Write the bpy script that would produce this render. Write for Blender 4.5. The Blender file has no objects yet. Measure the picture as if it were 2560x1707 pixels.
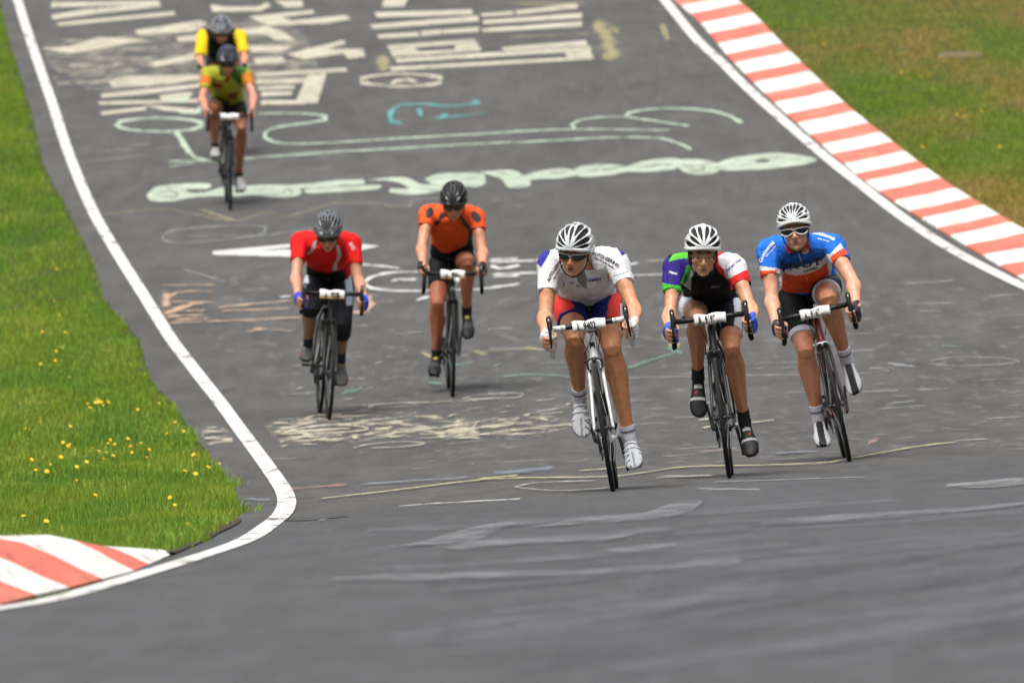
import bpy, bmesh, math, random
import numpy as np
from mathutils import Vector, Matrix, noise
from mathutils.bvhtree import BVHTree

# ------------------------------------------------------------------ camera, world, light, exposure
FPX = 350.0 / 36.0 * 2560.0          # focal length in pixels of the 2560 px wide photograph
HY = 888.0                           # row of the horizon
CX = 1280.0
CAMZ = 0.745
scene = bpy.context.scene
cam_d = bpy.data.cameras.new("camera")
cam_d.lens = 350.0
cam_d.sensor_width = 36.0
cam_d.shift_y = (HY - 853.5) / 2560.0
cam_d.clip_start = 0.5
cam_d.clip_end = 3000.0
cam_d.dof.use_dof = True
cam_d.dof.focus_distance = 52.6
cam_d.dof.aperture_fstop = 7.0
cam = bpy.data.objects.new("camera", cam_d)
scene.collection.objects.link(cam)
cam.location = (0, 0, CAMZ)
cam.rotation_euler = (math.radians(90), 0, 0)
scene.camera = cam

world = bpy.data.worlds.new("World")
scene.world = world
world.use_nodes = True
SUN_EL, SUN_AZ = 64.0, 205.0         # azimuth measured from +Y clockwise
wn = world.node_tree
wn.nodes.clear()
sky = wn.nodes.new("ShaderNodeTexSky")
sky.sky_type = 'NISHITA'
sky.sun_disc = False
sky.sun_elevation = math.radians(SUN_EL)
sky.sun_rotation = math.radians(SUN_AZ)
sky.air_density = 1.0
sky.dust_density = 6.0
sky.ozone_density = 1.0
hs = wn.nodes.new("ShaderNodeHueSaturation")
hs.inputs["Saturation"].default_value = 0.35
bg = wn.nodes.new("ShaderNodeBackground")
bg.inputs["Strength"].default_value = 0.13
wo = wn.nodes.new("ShaderNodeOutputWorld")
wn.links.new(sky.outputs[0], hs.inputs["Color"])
# ramp added to darken the sky towards the horizon and deepen shade under the riders
wtc = wn.nodes.new("ShaderNodeTexCoord"); wsx = wn.nodes.new("ShaderNodeSeparateXYZ"); wn.links.new(wtc.outputs["Generated"], wsx.inputs[0])
wrp = wn.nodes.new("ShaderNodeValToRGB"); wn.links.new(wsx.outputs["Z"], wrp.inputs[0])
wrp.color_ramp.elements[0].position = 0.12; wrp.color_ramp.elements[0].color = (0.05, 0.06, 0.045, 1)
wrp.color_ramp.elements[1].position = 0.70; wrp.color_ramp.elements[1].color = (1.4, 1.4, 1.4, 1)
wmx = wn.nodes.new("ShaderNodeMix"); wmx.data_type = 'RGBA'; wmx.blend_type = 'MULTIPLY'; wmx.inputs[0].default_value = 1.0
wn.links.new(hs.outputs[0], wmx.inputs[6]); wn.links.new(wrp.outputs[0], wmx.inputs[7]); wn.links.new(wmx.outputs[2], bg.inputs["Color"])
wn.links.new(bg.outputs[0], wo.inputs["Surface"])

sun_d = bpy.data.lights.new("sun", 'SUN')
sun_d.energy = 1.3
sun_d.angle = math.radians(24)
sun_d.color = (1.0, 0.965, 0.91)
sun = bpy.data.objects.new("sun", sun_d)
scene.collection.objects.link(sun)
az, el = math.radians(SUN_AZ), math.radians(SUN_EL)
sdir = Vector((math.sin(az) * math.cos(el), math.cos(az) * math.cos(el), math.sin(el)))
sun.rotation_euler = sdir.to_track_quat('Z', 'Y').to_euler()
sun.location = (0, 20, 40)

scene.view_settings.view_transform = 'Standard'
scene.view_settings.look = 'None'
scene.view_settings.gamma = 1.0
scene.view_settings.exposure = 0.42
scene.render.resolution_x, scene.render.resolution_y = 1024, 682

# ------------------------------------------------------------------ small helpers
RNG = np.random.default_rng(11)
random.seed(5)

def lin(r, g, b):
    f = lambda c: c / 12.92 if c <= 0.04045 else ((c + 0.055) / 1.055) ** 2.4
    return (f(r / 255.0), f(g / 255.0), f(b / 255.0), 1.0)

def link(o, parent=None):
    scene.collection.objects.link(o)
    if parent is not None:
        o.parent = parent
    return o

def tag(o, label=None, cat=None, group=None, kind=None):
    if label: o["label"] = label
    if cat: o["category"] = cat
    if group: o["group"] = group
    if kind: o["kind"] = kind
    return o

def new_mesh(name, verts, faces, mats=(), smooth=True, fmat=None, cols=None):
    me = bpy.data.meshes.new(name)
    v = np.asarray(verts, dtype=np.float32).reshape(-1, 3)
    if isinstance(faces, np.ndarray):
        nf, k = faces.shape
        me.vertices.add(len(v)); me.vertices.foreach_set("co", v.ravel())
        me.loops.add(nf * k); me.loops.foreach_set("vertex_index", faces.astype(np.int32).ravel())
        me.polygons.add(nf)
        me.polygons.foreach_set("loop_start", np.arange(0, nf * k, k, dtype=np.int32))
        me.update(calc_edges=True)
    else:
        me.from_pydata([tuple(map(float, p)) for p in v], [], faces)
    for m in mats:
        me.materials.append(m)
    n = len(me.polygons)
    if fmat is not None:
        me.polygons.foreach_set("material_index", np.asarray(fmat, dtype=np.int32))
    me.polygons.foreach_set("use_smooth", np.full(n, bool(smooth)))
    if cols is not None:
        ca = me.color_attributes.new("Col", 'FLOAT_COLOR', 'POINT')
        ca.data.foreach_set("color", np.asarray(cols, dtype=np.float32).ravel())
    me.update()
    return me

def new_obj(name, verts, faces, mats=(), parent=None, **kw):
    return link(bpy.data.objects.new(name, new_mesh(name, verts, faces, mats, **kw)), parent)

# ------------------------------------------------------------------ terrain function
_Y = np.arange(-60.0, 700.0, 0.25)
_S = np.interp(_Y, [-60, 0, 6, 16, 22, 54, 64, 72, 84, 94, 110, 260, 420, 700],
                   [0, 0, 0.05, 0.05, 0, 0.0, 0.026, 0.056, 0.082, 0.100, 0.112, 0.112, 0.02, 0.0])
_Z = np.concatenate([[0], np.cumsum((_S[1:] + _S[:-1]) * 0.125)])
_Z -= np.interp(50.0, _Y, _Z)
BANK = 0.058

def gz(X, Y):
    X = np.asarray(X, dtype=float); Y = np.asarray(Y, dtype=float)
    xc = np.where(X > 7, 7 + (X - 7) * 0.3, np.where(X < -5, -5 + (X + 5) * 0.3, X))
    return np.interp(Y, _Y, _Z) + BANK * xc

def ground(U, V):
    """ground point seen at each photograph pixel (U, V)"""
    U = np.atleast_1d(np.asarray(U, float)); V = np.atleast_1d(np.asarray(V, float))
    h = lambda D: CAMZ - (V - HY) * D / FPX - gz((U - CX) / FPX * D, D)
    Ds = np.linspace(17, 420, 810)
    lo = np.full(U.shape, 17.0); hi = np.full(U.shape, 420.0); done = np.zeros(U.shape, bool)
    prev = np.full(U.shape, 17.0)
    for d in Ds[1:]:
        neg = (h(np.full(U.shape, d)) < 0) & ~done
        lo = np.where(neg, prev, lo); hi = np.where(neg, d, hi); done |= neg
        prev = np.full(U.shape, d)
    for _ in range(30):
        mid = (lo + hi) / 2
        pos = h(mid) > 0
        lo = np.where(pos, mid, lo); hi = np.where(pos, hi, mid)
    D = (lo + hi) / 2
    X = (U - CX) / FPX * D
    return np.stack([X, D, gz(X, D)], axis=-1)

def unproj(u, v, D):
    return Vector(((u - CX) / FPX * D, D, CAMZ - (v - HY) * D / FPX))

def proj(P):
    P = np.asarray(P, float).reshape(-1, 3)
    return CX + FPX * P[:, 0] / P[:, 1], HY - FPX * (P[:, 2] - CAMZ) / P[:, 1]

O = 2560.0 / 2352.0     # overview picture -> photograph pixels

# ------------------------------------------------------------------ materials
def mat(name):
    m = bpy.data.materials.new(name)
    m.use_nodes = True
    nt = m.node_tree
    return m, nt, nt.nodes["Principled BSDF"]

def N(nt, t, **kw):
    n = nt.nodes.new(t)
    for k, v in kw.items():
        if k in n.inputs.keys(): n.inputs[k].default_value = v
        else: setattr(n, k, v)
    return n

def ramp(nt, src, stops):
    r = nt.nodes.new("ShaderNodeValToRGB")
    e = r.color_ramp.elements
    while len(e) < len(stops): e.new(0.5)
    for i, (p, c) in enumerate(stops):
        e[i].position = p; e[i].color = c if len(c) == 4 else (*c, 1)
    nt.links.new(src, r.inputs[0])
    return r.outputs[0]

def mixc(nt, fac, a, b, mode='MIX'):
    n = nt.nodes.new("ShaderNodeMix"); n.data_type = 'RGBA'; n.blend_type = mode
    for sock, val in ((n.inputs[0], fac), (n.inputs[6], a), (n.inputs[7], b)):
        if hasattr(val, "is_output"): nt.links.new(val, sock)
        elif isinstance(val, (int, float)): sock.default_value = val
        else: sock.default_value = val if len(val) == 4 else (*val, 1)
    return n.outputs[2]

def coords(nt, scale=(1, 1, 1), kind="Object", rotz=0.0):
    tc = nt.nodes.new("ShaderNodeTexCoord"); mp = nt.nodes.new("ShaderNodeMapping")
    mp.inputs["Scale"].default_value = scale
    mp.inputs["Rotation"].default_value = (0, 0, rotz)
    nt.links.new(tc.outputs[kind], mp.inputs[0])
    return mp.outputs[0]

def noise_tex(nt, vec, scale, detail=4, rough=0.55):
    n = N(nt, "ShaderNodeTexNoise", Scale=scale, Detail=detail, Roughness=rough)
    nt.links.new(vec, n.inputs["Vector"])
    return n.outputs["Fac"]

def bump(nt, bs, h, strength, dist=0.01):
    b = N(nt, "ShaderNodeBump", Strength=strength, Distance=dist)
    nt.links.new(h, b.inputs["Height"]); nt.links.new(b.outputs[0], bs.inputs["Normal"])

def solid(name, col, rough=0.5, metal=0.0, var=0.12, scale=30.0, spec=0.5, coat=0.0, bmp=0.0):
    m, nt, bs = mat(name)
    n = noise_tex(nt, coords(nt), scale, 3)
    c = Vector(col[:3])
    o = ramp(nt, n, [(0.3, tuple(c * (1 - var))), (0.7, tuple(c * (1 + var)))])
    nt.links.new(o, bs.inputs["Base Color"])
    bs.inputs["Roughness"].default_value = rough
    bs.inputs["Metallic"].default_value = metal
    bs.inputs["Specular IOR Level"].default_value = spec
    bs.inputs["Coat Weight"].default_value = coat
    if bmp: bump(nt, bs, n, bmp, 0.002)
    return m

def asphalt(name, dark, light, tint):
    m, nt, bs = mat(name)
    big = noise_tex(nt, coords(nt, (0.8, 0.12, 1)), 1.0, 4)
    mid = noise_tex(nt, coords(nt, (2.2, 0.5, 1), rotz=0.03), 1.6, 5, 0.6)
    fine = noise_tex(nt, coords(nt), 90.0, 2, 0.7)
    streak = noise_tex(nt, coords(nt, (6.0, 0.25, 1), rotz=-0.35), 1.5, 5, 0.6)
    a = ramp(nt, big, [(0.3, dark), (0.7, light)])
    b = mixc(nt, 0.5, a, ramp(nt, mid, [(0.3, tuple(x * 0.82 for x in dark)), (0.7, tint)]))
    s = mixc(nt, ramp(nt, streak, [(0.52, (0, 0, 0)), (0.75, (0.35, 0.35, 0.35))]), b, tuple(x * 1.35 for x in light))
    c = mixc(nt, 0.8, s, ramp(nt, fine, [(0.25, (0.55, 0.55, 0.55)), (0.5, (1, 1, 1)), (0.78, (1.5, 1.48, 1.45))]), 'MULTIPLY')
    nt.links.new(c, bs.inputs["Base Color"])
    bs.inputs["Roughness"].default_value = 0.88
    bs.inputs["Specular IOR Level"].default_value = 0.25
    gr = noise_tex(nt, coords(nt, (1, .6, 1)), 26.0, 3, 0.7)
    c = mixc(nt, 0.7, c, ramp(nt, gr, [(0.3, (0.78, 0.78, 0.78)), (0.7, (1.24, 1.24, 1.23))]), 'MULTIPLY')
    nt.links.new(c, bs.inputs["Base Color"])
    bump(nt, bs, fine, 0.5, 0.004)
    return m

def paint(name, col, alpha, scale=14.0, stretch=(1, 0.25, 1), lo=0.35, hi=0.6, var=0.12, rotz=0.0, feather=True):
    """worn road paint: lets the asphalt show through where it has rubbed off"""
    m, nt, bs = mat(name)
    n1 = noise_tex(nt, coords(nt, stretch, rotz=rotz), scale, 5, 0.65)
    n2 = noise_tex(nt, coords(nt), 120.0, 2, 0.6)
    n3 = noise_tex(nt, coords(nt, (1, .4, 1)), 2.0, 3)
    c = Vector(col[:3])
    base = ramp(nt, n3, [(0.3, tuple(c * (1 - var))), (0.7, tuple(c * (1 + var)))])
    nt.links.new(base, bs.inputs["Base Color"])
    bs.inputs["Roughness"].default_value = 0.7
    bs.inputs["Specular IOR Level"].default_value = 0.3
    at = nt.nodes.new("ShaderNodeAttribute"); at.attribute_name = "Col"
    ed = N(nt, "ShaderNodeMath", operation='MULTIPLY_ADD'); nt.links.new(at.outputs["Fac"], ed.inputs[0]); ed.inputs[1].default_value = 0.42; ed.inputs[2].default_value = -0.42 if feather else 0.0
    sm_ = N(nt, "ShaderNodeMath", operation='ADD'); nt.links.new(n1, sm_.inputs[0]); nt.links.new(ed.outputs[0], sm_.inputs[1])
    w = ramp(nt, sm_.outputs[0] if feather else n1, [(lo, (0, 0, 0)), (hi, (1, 1, 1))])
    g = ramp(nt, n2, [(0.3, (0.45, 0.45, 0.45)), (0.55, (1, 1, 1))])
    mul = N(nt, "ShaderNodeMath", operation='MULTIPLY'); nt.links.new(w, mul.inputs[0]); nt.links.new(g, mul.inputs[1])
    mul2 = N(nt, "ShaderNodeMath", operation='MULTIPLY'); nt.links.new(mul.outputs[0], mul2.inputs[0]); mul2.inputs[1].default_value = alpha
    nt.links.new(mul2.outputs[0], bs.inputs["Alpha"])
    return m

def grass_mat(name, stops, soil):
    m, nt, bs = mat(name)
    at = nt.nodes.new("ShaderNodeAttribute"); at.attribute_name = "Col"
    n = noise_tex(nt, coords(nt, (1, 0.35, 1)), 1.3, 4)
    c = mixc(nt, 1.0, ramp(nt, n, stops), at.outputs["Color"], 'MULTIPLY')
    nt.links.new(c, bs.inputs["Base Color"])
    bs.inputs["Roughness"].default_value = 0.6
    bs.inputs["Specular IOR Level"].default_value = 0.25
    tr = nt.nodes.new("ShaderNodeBsdfTranslucent"); nt.links.new(c, tr.inputs[0])
    mx = N(nt, "ShaderNodeMixShader"); mx.inputs[0].default_value = 0.3
    nt.links.new(bs.outputs[0], mx.inputs[1]); nt.links.new(tr.outputs[0], mx.inputs[2])
    nt.links.new(mx.outputs[0], nt.nodes["Material Output"].inputs[0])
    return m

def soil_mat():
    m, nt, bs = mat("turf_soil")
    n = noise_tex(nt, coords(nt, (1, 0.5, 1)), 2.2, 6, 0.6)
    f = noise_tex(nt, coords(nt), 40, 4, 0.7)
    c = ramp(nt, n, [(0.25, (0.035, 0.06, 0.012)), (0.5, (0.05, 0.075, 0.018)), (0.75, (0.085, 0.075, 0.03))])
    c = mixc(nt, 0.6, c, ramp(nt, f, [(0.3, (.5, .5, .5)), (.7, (1.4, 1.4, 1.4))]), 'MULTIPLY')
    nt.links.new(c, bs.inputs["Base Color"]); bs.inputs["Roughness"].default_value = 0.95
    bs.inputs["Specular IOR Level"].default_value = 0.1
    return m

# ------------------------------------------------------------------ ground sheet
def grid_sheet(name, xs, ys, dz, m, **kw):
    XX, YY = np.meshgrid(xs, ys)
    ZZ = gz(XX, YY) + dz
    v = np.stack([XX, YY, ZZ], -1).reshape(-1, 3)
    nx, ny = len(xs), len(ys)
    i = np.arange(ny - 1)[:, None] * nx + np.arange(nx - 1)[None, :]
    f = np.stack([i, i + 1, i + nx + 1, i + nx], -1).reshape(-1, 4)
    return new_obj(name, v, f, [m], **kw)

xs = np.concatenate([np.linspace(-300, -12, 13), np.arange(-11, 12, 1.0), np.linspace(13, 300, 13)])
ys = np.concatenate([np.arange(-60, 20, 4.0), np.arange(20, 140, 0.5), np.arange(140, 700, 8.0)])
g_obj = grid_sheet("ground", xs, ys, -0.006, soil_mat())
tag(g_obj, "grassy ground on both sides of the track rising up the hill", kind="structure")

# ------------------------------------------------------------------ edges traced on the ground
def gpts(pts, s=1.0, ox=0.0, oy=0.0):
    a = np.array(pts, float)
    return ground(ox + a[:, 0] * s, oy + a[:, 1] * s)

def xfun(P):
    """x of an edge as a function of Y (distance)"""
    o = np.argsort(P[:, 1]); Y = P[o, 1]; X = P[o, 0]
    return lambda y: np.interp(y, Y, X)

left_edge = gpts([(-3, -60), (5, 30), (20, 90), (70, 250), (100, 380), (165, 500), (215, 600), (240, 690), (320, 780),
                  (350, 880), (400, 930), (470, 1030), (540, 1120), (556, 1180), (490, 1228), (400, 1275), (330, 1300),
                  (240, 1335), (100, 1378), (-40, 1395)], O)
left_line = gpts([(25, -60), (40, 0), (75, 110), (120, 240), (160, 360), (215, 490), (255, 560), (330, 680), (400, 790), (450, 855),
                  (520, 945), (590, 1040), (640, 1110), (658, 1148), (650, 1180), (620, 1207), (560, 1245), (430, 1290),
                  (250, 1345), (100, 1385), (-40, 1408), (-120, 1425)], O)
right_line = gpts([(1455, -70), (1524, 0), (1600, 92), (1663, 150), (1700, 188), (1800, 279), (1900, 365), (2000, 445), (2100, 520),
                   (2200, 583), (2300, 635), (2352, 660), (2440, 700)], O)
kerb_in = gpts([(1610, -70), (1683, 0), (1748, 57), (1824, 147), (1944, 267), (2042, 354), (2172, 463), (2314, 555), (2439, 631),
                (2560, 702), (2660, 755)])
kerb_out = gpts([(1765, -70), (1835, 0), (1900, 65), (1988, 152), (2096, 256), (2205, 348), (2314, 430), (2423, 506), (2521, 566),
                 (2580, 600), (2680, 655)])
print("left_edge", left_edge[[0, 5, 13, 16, 19]].round(2).tolist())
print("left_line", left_line[[0, 5, 11, 13, 17, 20]].round(2).tolist())
print("right_line", right_line[[0, 4, 8, 11]].round(2).tolist())
print("kerb_in", kerb_in[[1, 4, 8]].round(2).tolist(), "out", kerb_out[[1, 4, 8]].round(2).tolist())

def resample(P, step=0.4):
    d = np.r_[0, np.cumsum(np.linalg.norm(np.diff(P, axis=0), axis=1))]
    n = max(4, int(d[-1] / step))
    t = np.linspace(0, d[-1], n)
    # smooth Catmull-Rom on the traced points
    out = []
    for tt in t:
        i = min(max(np.searchsorted(d, tt) - 1, 0), len(P) - 2)
        u = (tt - d[i]) / max(d[i + 1] - d[i], 1e-6)
        p0, p1, p2, p3 = P[max(i - 1, 0)], P[i], P[i + 1], P[min(i + 2, len(P) - 1)]
        m1 = (p2 - p0) / max(d[min(i + 1, len(P) - 1)] - d[max(i - 1, 0)], 1e-6) * (d[i + 1] - d[i])
        m2 = (p3 - p1) / max(d[min(i + 2, len(P) - 1)] - d[i], 1e-6) * (d[i + 1] - d[i])
        out.append((2*u**3 - 3*u*u + 1)*p1 + (u**3 - 2*u*u + u)*m1 + (-2*u**3 + 3*u*u)*p2 + (u**3 - u*u)*m2)
    return np.array(out), t

lef = xfun(left_edge); kin = xfun(kerb_in); kout = xfun(kerb_out)
Yl0, Yl1 = left_edge[:, 1].min(), left_edge[:, 1].max()
Yk0, Yk1 = kerb_in[:, 1].min(), kerb_in[:, 1].max()
def road_left(y):
    y = np.asarray(y, float)
    s = (lef(Yl1) - lef(Yl1 - 8)) / 8
    return np.where(y > Yl1, lef(Yl1) + (y - Yl1) * s, np.where(y < Yl0, lef(Yl0) - (Yl0 - y) * 0.03, lef(y)))
def road_right(y):
    y = np.asarray(y, float)
    s = (kin(Yk1) - kin(Yk1 - 8)) / 8
    s0 = (kin(Yk0 + 6) - kin(Yk0)) / 6
    return np.where(y > Yk1, kin(Yk1) + (y - Yk1) * s, np.where(y < Yk0, kin(Yk0) + (y - Yk0) * s0, kin(y))) + 0.03

M_asph = asphalt("old_asphalt", (0.060, 0.0595, 0.058), (0.091, 0.0900, 0.0875), (0.109, 0.1075, 0.104))
M_asph2 = asphalt("newer_asphalt", (0.066, 0.067, 0.070), (0.081, 0.083, 0.087), (0.090, 0.092, 0.096))

def strip_between(name, fl, fr, ys, dz, m, nx=14, **kw):
    t = np.linspace(0, 1, nx)
    L = fl(ys)[:, None]; R = fr(ys)[:, None]
    XX = L + (R - L) * t[None, :]; YY = np.repeat(ys[:, None], nx, 1)
    v = np.stack([XX, YY, gz(XX, YY) + dz], -1).reshape(-1, 3)
    ny = len(ys)
    i = np.arange(ny - 1)[:, None] * nx + np.arange(nx - 1)[None, :]
    f = np.stack([i, i + 1, i + nx + 1, i + nx], -1).reshape(-1, 4)
    return new_obj(name, v, f, [m], **kw)

ysr = np.concatenate([np.arange(4, 24, 1.0), np.arange(24, 140, 0.4), np.arange(140, 300, 2.0)])
road = strip_between("road", road_left, road_right, ysr, 0.0, M_asph)
tag(road, "grey asphalt race track covered in faded painted writing", kind="structure")

# newer surface in the foreground, ending at the seam
seam = gpts([(560, 1196), (640, 1199), (900, 1172), (1400, 1137), (1900, 1094), (2352, 1050), (2480, 1040)], O)
so = np.argsort(seam[:, 0])
seam_y = lambda x: np.interp(x, seam[so, 0], seam[so, 1])
nx = 60
v = []; f = []
t_all = np.linspace(0, 1, 90)
for i in range(nx + 1):
    s = i / nx
    # x position measured at the seam, from road edge to road edge
    xl = float(road_left(seam[so[0], 1])) + 0.02; xr = float(road_right(47.0)) - 0.02
    xx = xl + (xr - xl) * s
    ye = float(seam_y(xx))
    for t in t_all:
        y = 4.5 + (ye - 4.5) * t
        L = float(road_left(y)) + 0.01
        fr = (xx - xl) / (xr - xl)
        x = L + (float(road_right(y)) - 0.02 - L) * fr if True else xx
        v.append((x, y, 0))
v = np.array(v); v[:, 2] = gz(v[:, 0], v[:, 1]) + 0.004
k = len(t_all)
f = [(i * k + j, (i + 1) * k + j, (i + 1) * k + j + 1, i * k + j + 1) for i in range(nx) for j in range(k - 1)]
new_obj("resurfaced_asphalt", v, f, [M_asph2], parent=road)

# ------------------------------------------------------------------ painted lines
M_line = paint("white_line_paint", (0.74, 0.73, 0.69), 0.97, 7.0, (1, .25, 1), 0.28, 0.46, 0.05, feather=False)
def ribbon(P, w, dz, step=0.3):
    P, t = resample(np.array(P), step)
    d = np.gradient(P[:, :2], axis=0); d /= np.linalg.norm(d, axis=1)[:, None] + 1e-9
    nrm = np.stack([-d[:, 1], d[:, 0]], -1)
    w = w(t) if callable(w) else w
    cols = []
    for s in (-1, -0.33, 0.33, 1):
        q = P[:, :2] + nrm * (s * np.reshape(w, (-1, 1)) / 2 if np.ndim(w) else s * w / 2)
        cols.append(np.c_[q, gz(q[:, 0], q[:, 1]) + dz])
    n = len(P)
    v = np.stack(cols, 1).reshape(-1, 3)
    f = [(i * 4 + j, i * 4 + j + 1, (i + 1) * 4 + j + 1, (i + 1) * 4 + j) for i in range(n - 1) for j in range(3)]
    return v, f
v, f = ribbon(left_line, 0.104, 0.009)
new_obj("edge_line", v, f, [M_line], parent=road)
v, f = ribbon(right_line, 0.112, 0.009)
new_obj("edge_line", v, f, [M_line], parent=road)

# ------------------------------------------------------------------ kerbs
def kerb_mat(name, col, dirt):
    m, nt, bs = mat(name)
    n1 = noise_tex(nt, coords(nt, (1, .35, 1)), 9.0, 6, 0.7)
    n2 = noise_tex(nt, coords(nt, (2.5, 0.5, 1)), 2.0, 4)
    c = Vector(col[:3])
    base = ramp(nt, n2, [(0.3, tuple(c * 0.86)), (0.7, tuple(c * 1.06))])
    cr = mixc(nt, ramp(nt, n1, [(0.57, (0, 0, 0)), (0.70, (dirt, dirt, dirt))]), base, (0.10, 0.085, 0.065))
    ln = noise_tex(nt, coords(nt, (0.9, 9.0, 1)), 2.2, 5, 0.75)
    cr = mixc(nt, ramp(nt, ln, [(0.585, (0, 0, 0)), (0.63, (0.75, 0.75, 0.75))]), cr, (0.11, 0.085, 0.07))
    gm = noise_tex(nt, coords(nt, (1.6, 0.6, 1)), 1.1, 4, 0.6)
    cr = mixc(nt, ramp(nt, gm, [(0.48, (0, 0, 0)), (0.75, (0.4, 0.4, 0.4))]), cr, (0.46, 0.38, 0.27))
    sc = noise_tex(nt, coords(nt, (3.0, 1.0, 1), rotz=0.4), 3.0, 6, 0.75)
    cr = mixc(nt, ramp(nt, sc, [(0.56, (0, 0, 0)), (0.66, (0.55, 0.55, 0.55))]), cr, (0.22, 0.19, 0.15))
    nt.links.new(cr, bs.inputs["Base Color"]); bs.inputs["Roughness"].default_value = 0.75
    bs.inputs["Specular IOR Level"].default_value = 0.3
    bump(nt, bs, n1, 0.5, 0.01)
    return m
M_kw = kerb_mat("kerb_white", (0.74, 0.73, 0.68), 0.8)
M_kr = kerb_mat("kerb_red", (0.66, 0.155, 0.11), 0.8)

def kerb(name, Pin, Pout, bounds, prof, hfun, label, first_red):
    """bounds: stripe limits as arclength on the inner edge; prof: (across, height) cross-section"""
    d = np.r_[0, np.cumsum(np.linalg.norm(np.diff(Pin, axis=0), axis=1))]
    V = []; F = []; FM = []
    red = first_red
    for a, b in zip(bounds[:-1], bounds[1:]):
        ts = np.linspace(a, b, 8)
        base = len(V)
        for t in ts:
            pi = np.array([np.interp(t, d, Pin[:, k]) for k in range(2)])
            po = np.array([np.interp(t, d, Pout[:, k]) for k in range(2)])
            h = hfun(t)
            for s, z in prof:
                q = pi + (po - pi) * s
                V.append((q[0], q[1], float(gz(q[0], q[1])) + z * h))
        m = len(prof)
        for i in range(len(ts) - 1):
            for j in range(m - 1):
                q0 = base + i * m + j
                F.append((q0, q0 + 1, q0 + m + 1, q0 + m)); FM.append(1 if red else 0)
        red = not red
    o = new_obj(name, V, F, [M_kw, M_kr], fmat=FM, smooth=False)
    return tag(o, label, kind="structure")

# right-hand kerb: both edges resampled against the same stations
Pi, ti = resample(kerb_in, 0.3)
dirv = np.gradient(Pi[:, :2], axis=0); dirv /= np.linalg.norm(dirv, axis=1)[:, None]
ko, _ = resample(kerb_out, 0.1)
Po = []
for p, dv in zip(Pi, dirv):
    rel = ko[:, :2] - p[:2]
    al = rel @ dv
    j = np.argmin(np.abs(al) + 0.001 * np.linalg.norm(rel, axis=1))
    Po.append(ko[j, :2])
Po = np.array(Po)
wid = np.linalg.norm(Po - Pi[:, :2], axis=1)
print("kerb width", wid[::40].round(2).tolist())
nrm = np.stack([-dirv[:, 1], dirv[:, 0]], -1); nrm *= np.sign((Po - Pi[:, :2])[len(Pi)//2] @ nrm[len(Pi)//2])
wid = np.clip(wid, 0.3, 1.2); wid = np.convolve(np.pad(wid, 10, mode='edge'), np.ones(21) / 21, 'valid')
Po = Pi[:, :2] + nrm * wid[:, None] - dirv * 0.5
dd = np.r_[0, np.cumsum(np.linalg.norm(np.diff(Pi[:, :2], axis=0), axis=1))]
# red stripe rows in the photograph (along the inner edge) give the stripe rhythm
rows = []
for c in (38, 87, 136, 188, 239, 291, 340, 389, 438, 484, 531, 574, 620):
    rows += [c - 11 + 13, c + 12 + 13]
kin_a = np.array([(1610, -70), (1683, 0), (1748, 57), (1824, 147), (1944, 267), (2042, 354), (2172, 463), (2314, 555), (2439, 631), (2560, 702), (2660, 755)], float)
gp = ground(np.interp(rows, kin_a[:, 1], kin_a[:, 0]), rows)
arcs = sorted(float(dd[np.argmin((Pi[:, 0] - g[0]) ** 2 + (Pi[:, 1] - g[1]) ** 2)]) for g in gp)
print("stripes", np.diff(arcs).round(2).tolist())
per = float(np.mean(np.diff(arcs)))
b = list(arcs)
while b[0] > per: b.insert(0, b[0] - per)
while b[-1] < dd[-1] - per: b.append(b[-1] + per)
nadd = 0
bb = list(arcs); first_red = True
while bb[0] - per > 0: bb.insert(0, bb[0] - per); first_red = not first_red
while bb[-1] + per < dd[-1]: bb.append(bb[-1] + per)
kerb("kerb", Pi, np.c_[Po, Po[:, 0]], bb, [(0, -0.03), (0, 0.012), (0.03, 0.02), (0.5, 0.035), (0.93, 0.06), (1.0, 0.055), (1.0, -0.03)],
     lambda t: 1.0, "long low red and white striped kerb along the right edge of the track", first_red)

# left-hand raised kerb in the foreground
kl_in = gpts([(430, 1384), (372, 1410), (336, 1428), (256, 1448), (172, 1470), (90, 1488), (0, 1512), (-90, 1530)])
arcl = np.r_[0, np.cumsum(np.linalg.norm(np.diff(kl_in[:, :2], axis=0), axis=1))]
dl = np.gradient(kl_in[:, :2], axis=0); dl /= np.linalg.norm(dl, axis=1)[:, None]
nl = np.stack([-dl[:, 1], dl[:, 0]], -1); nl *= -np.sign(nl[:, :1])
kl_w = np.array([0.05, 0.23, 0.39, 0.50, 0.60, 0.66, 0.70, 0.74])
kl_out = kl_in[:, :2] + nl * kl_w[:, None]
print("left kerb", kl_in.round(2).tolist(), kl_out.round(2).tolist())
hk = lambda t: float(np.interp(t, [0, arcl[1], arcl[2], arcl[3], arcl[4], arcl[-1]], [0.02, 0.085, 0.160, 0.185, 0.205, 0.225]))
stops = [arcl[0], arcl[1], arcl[2], arcl[3], arcl[4], arcl[5], arcl[6], arcl[7]]
kb = kerb("kerb", kl_in, np.c_[kl_out, kl_out[:, 0]], stops,
     [(0, -0.05), (0, 0.02), (0.15, 0.22), (0.35, 0.52), (0.6, 0.84), (0.85, 1.0), (1.0, 0.97), (1.02, -0.2)],
     hk, "raised red and white kerb in the left foreground with chipped paint", False)
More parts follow.
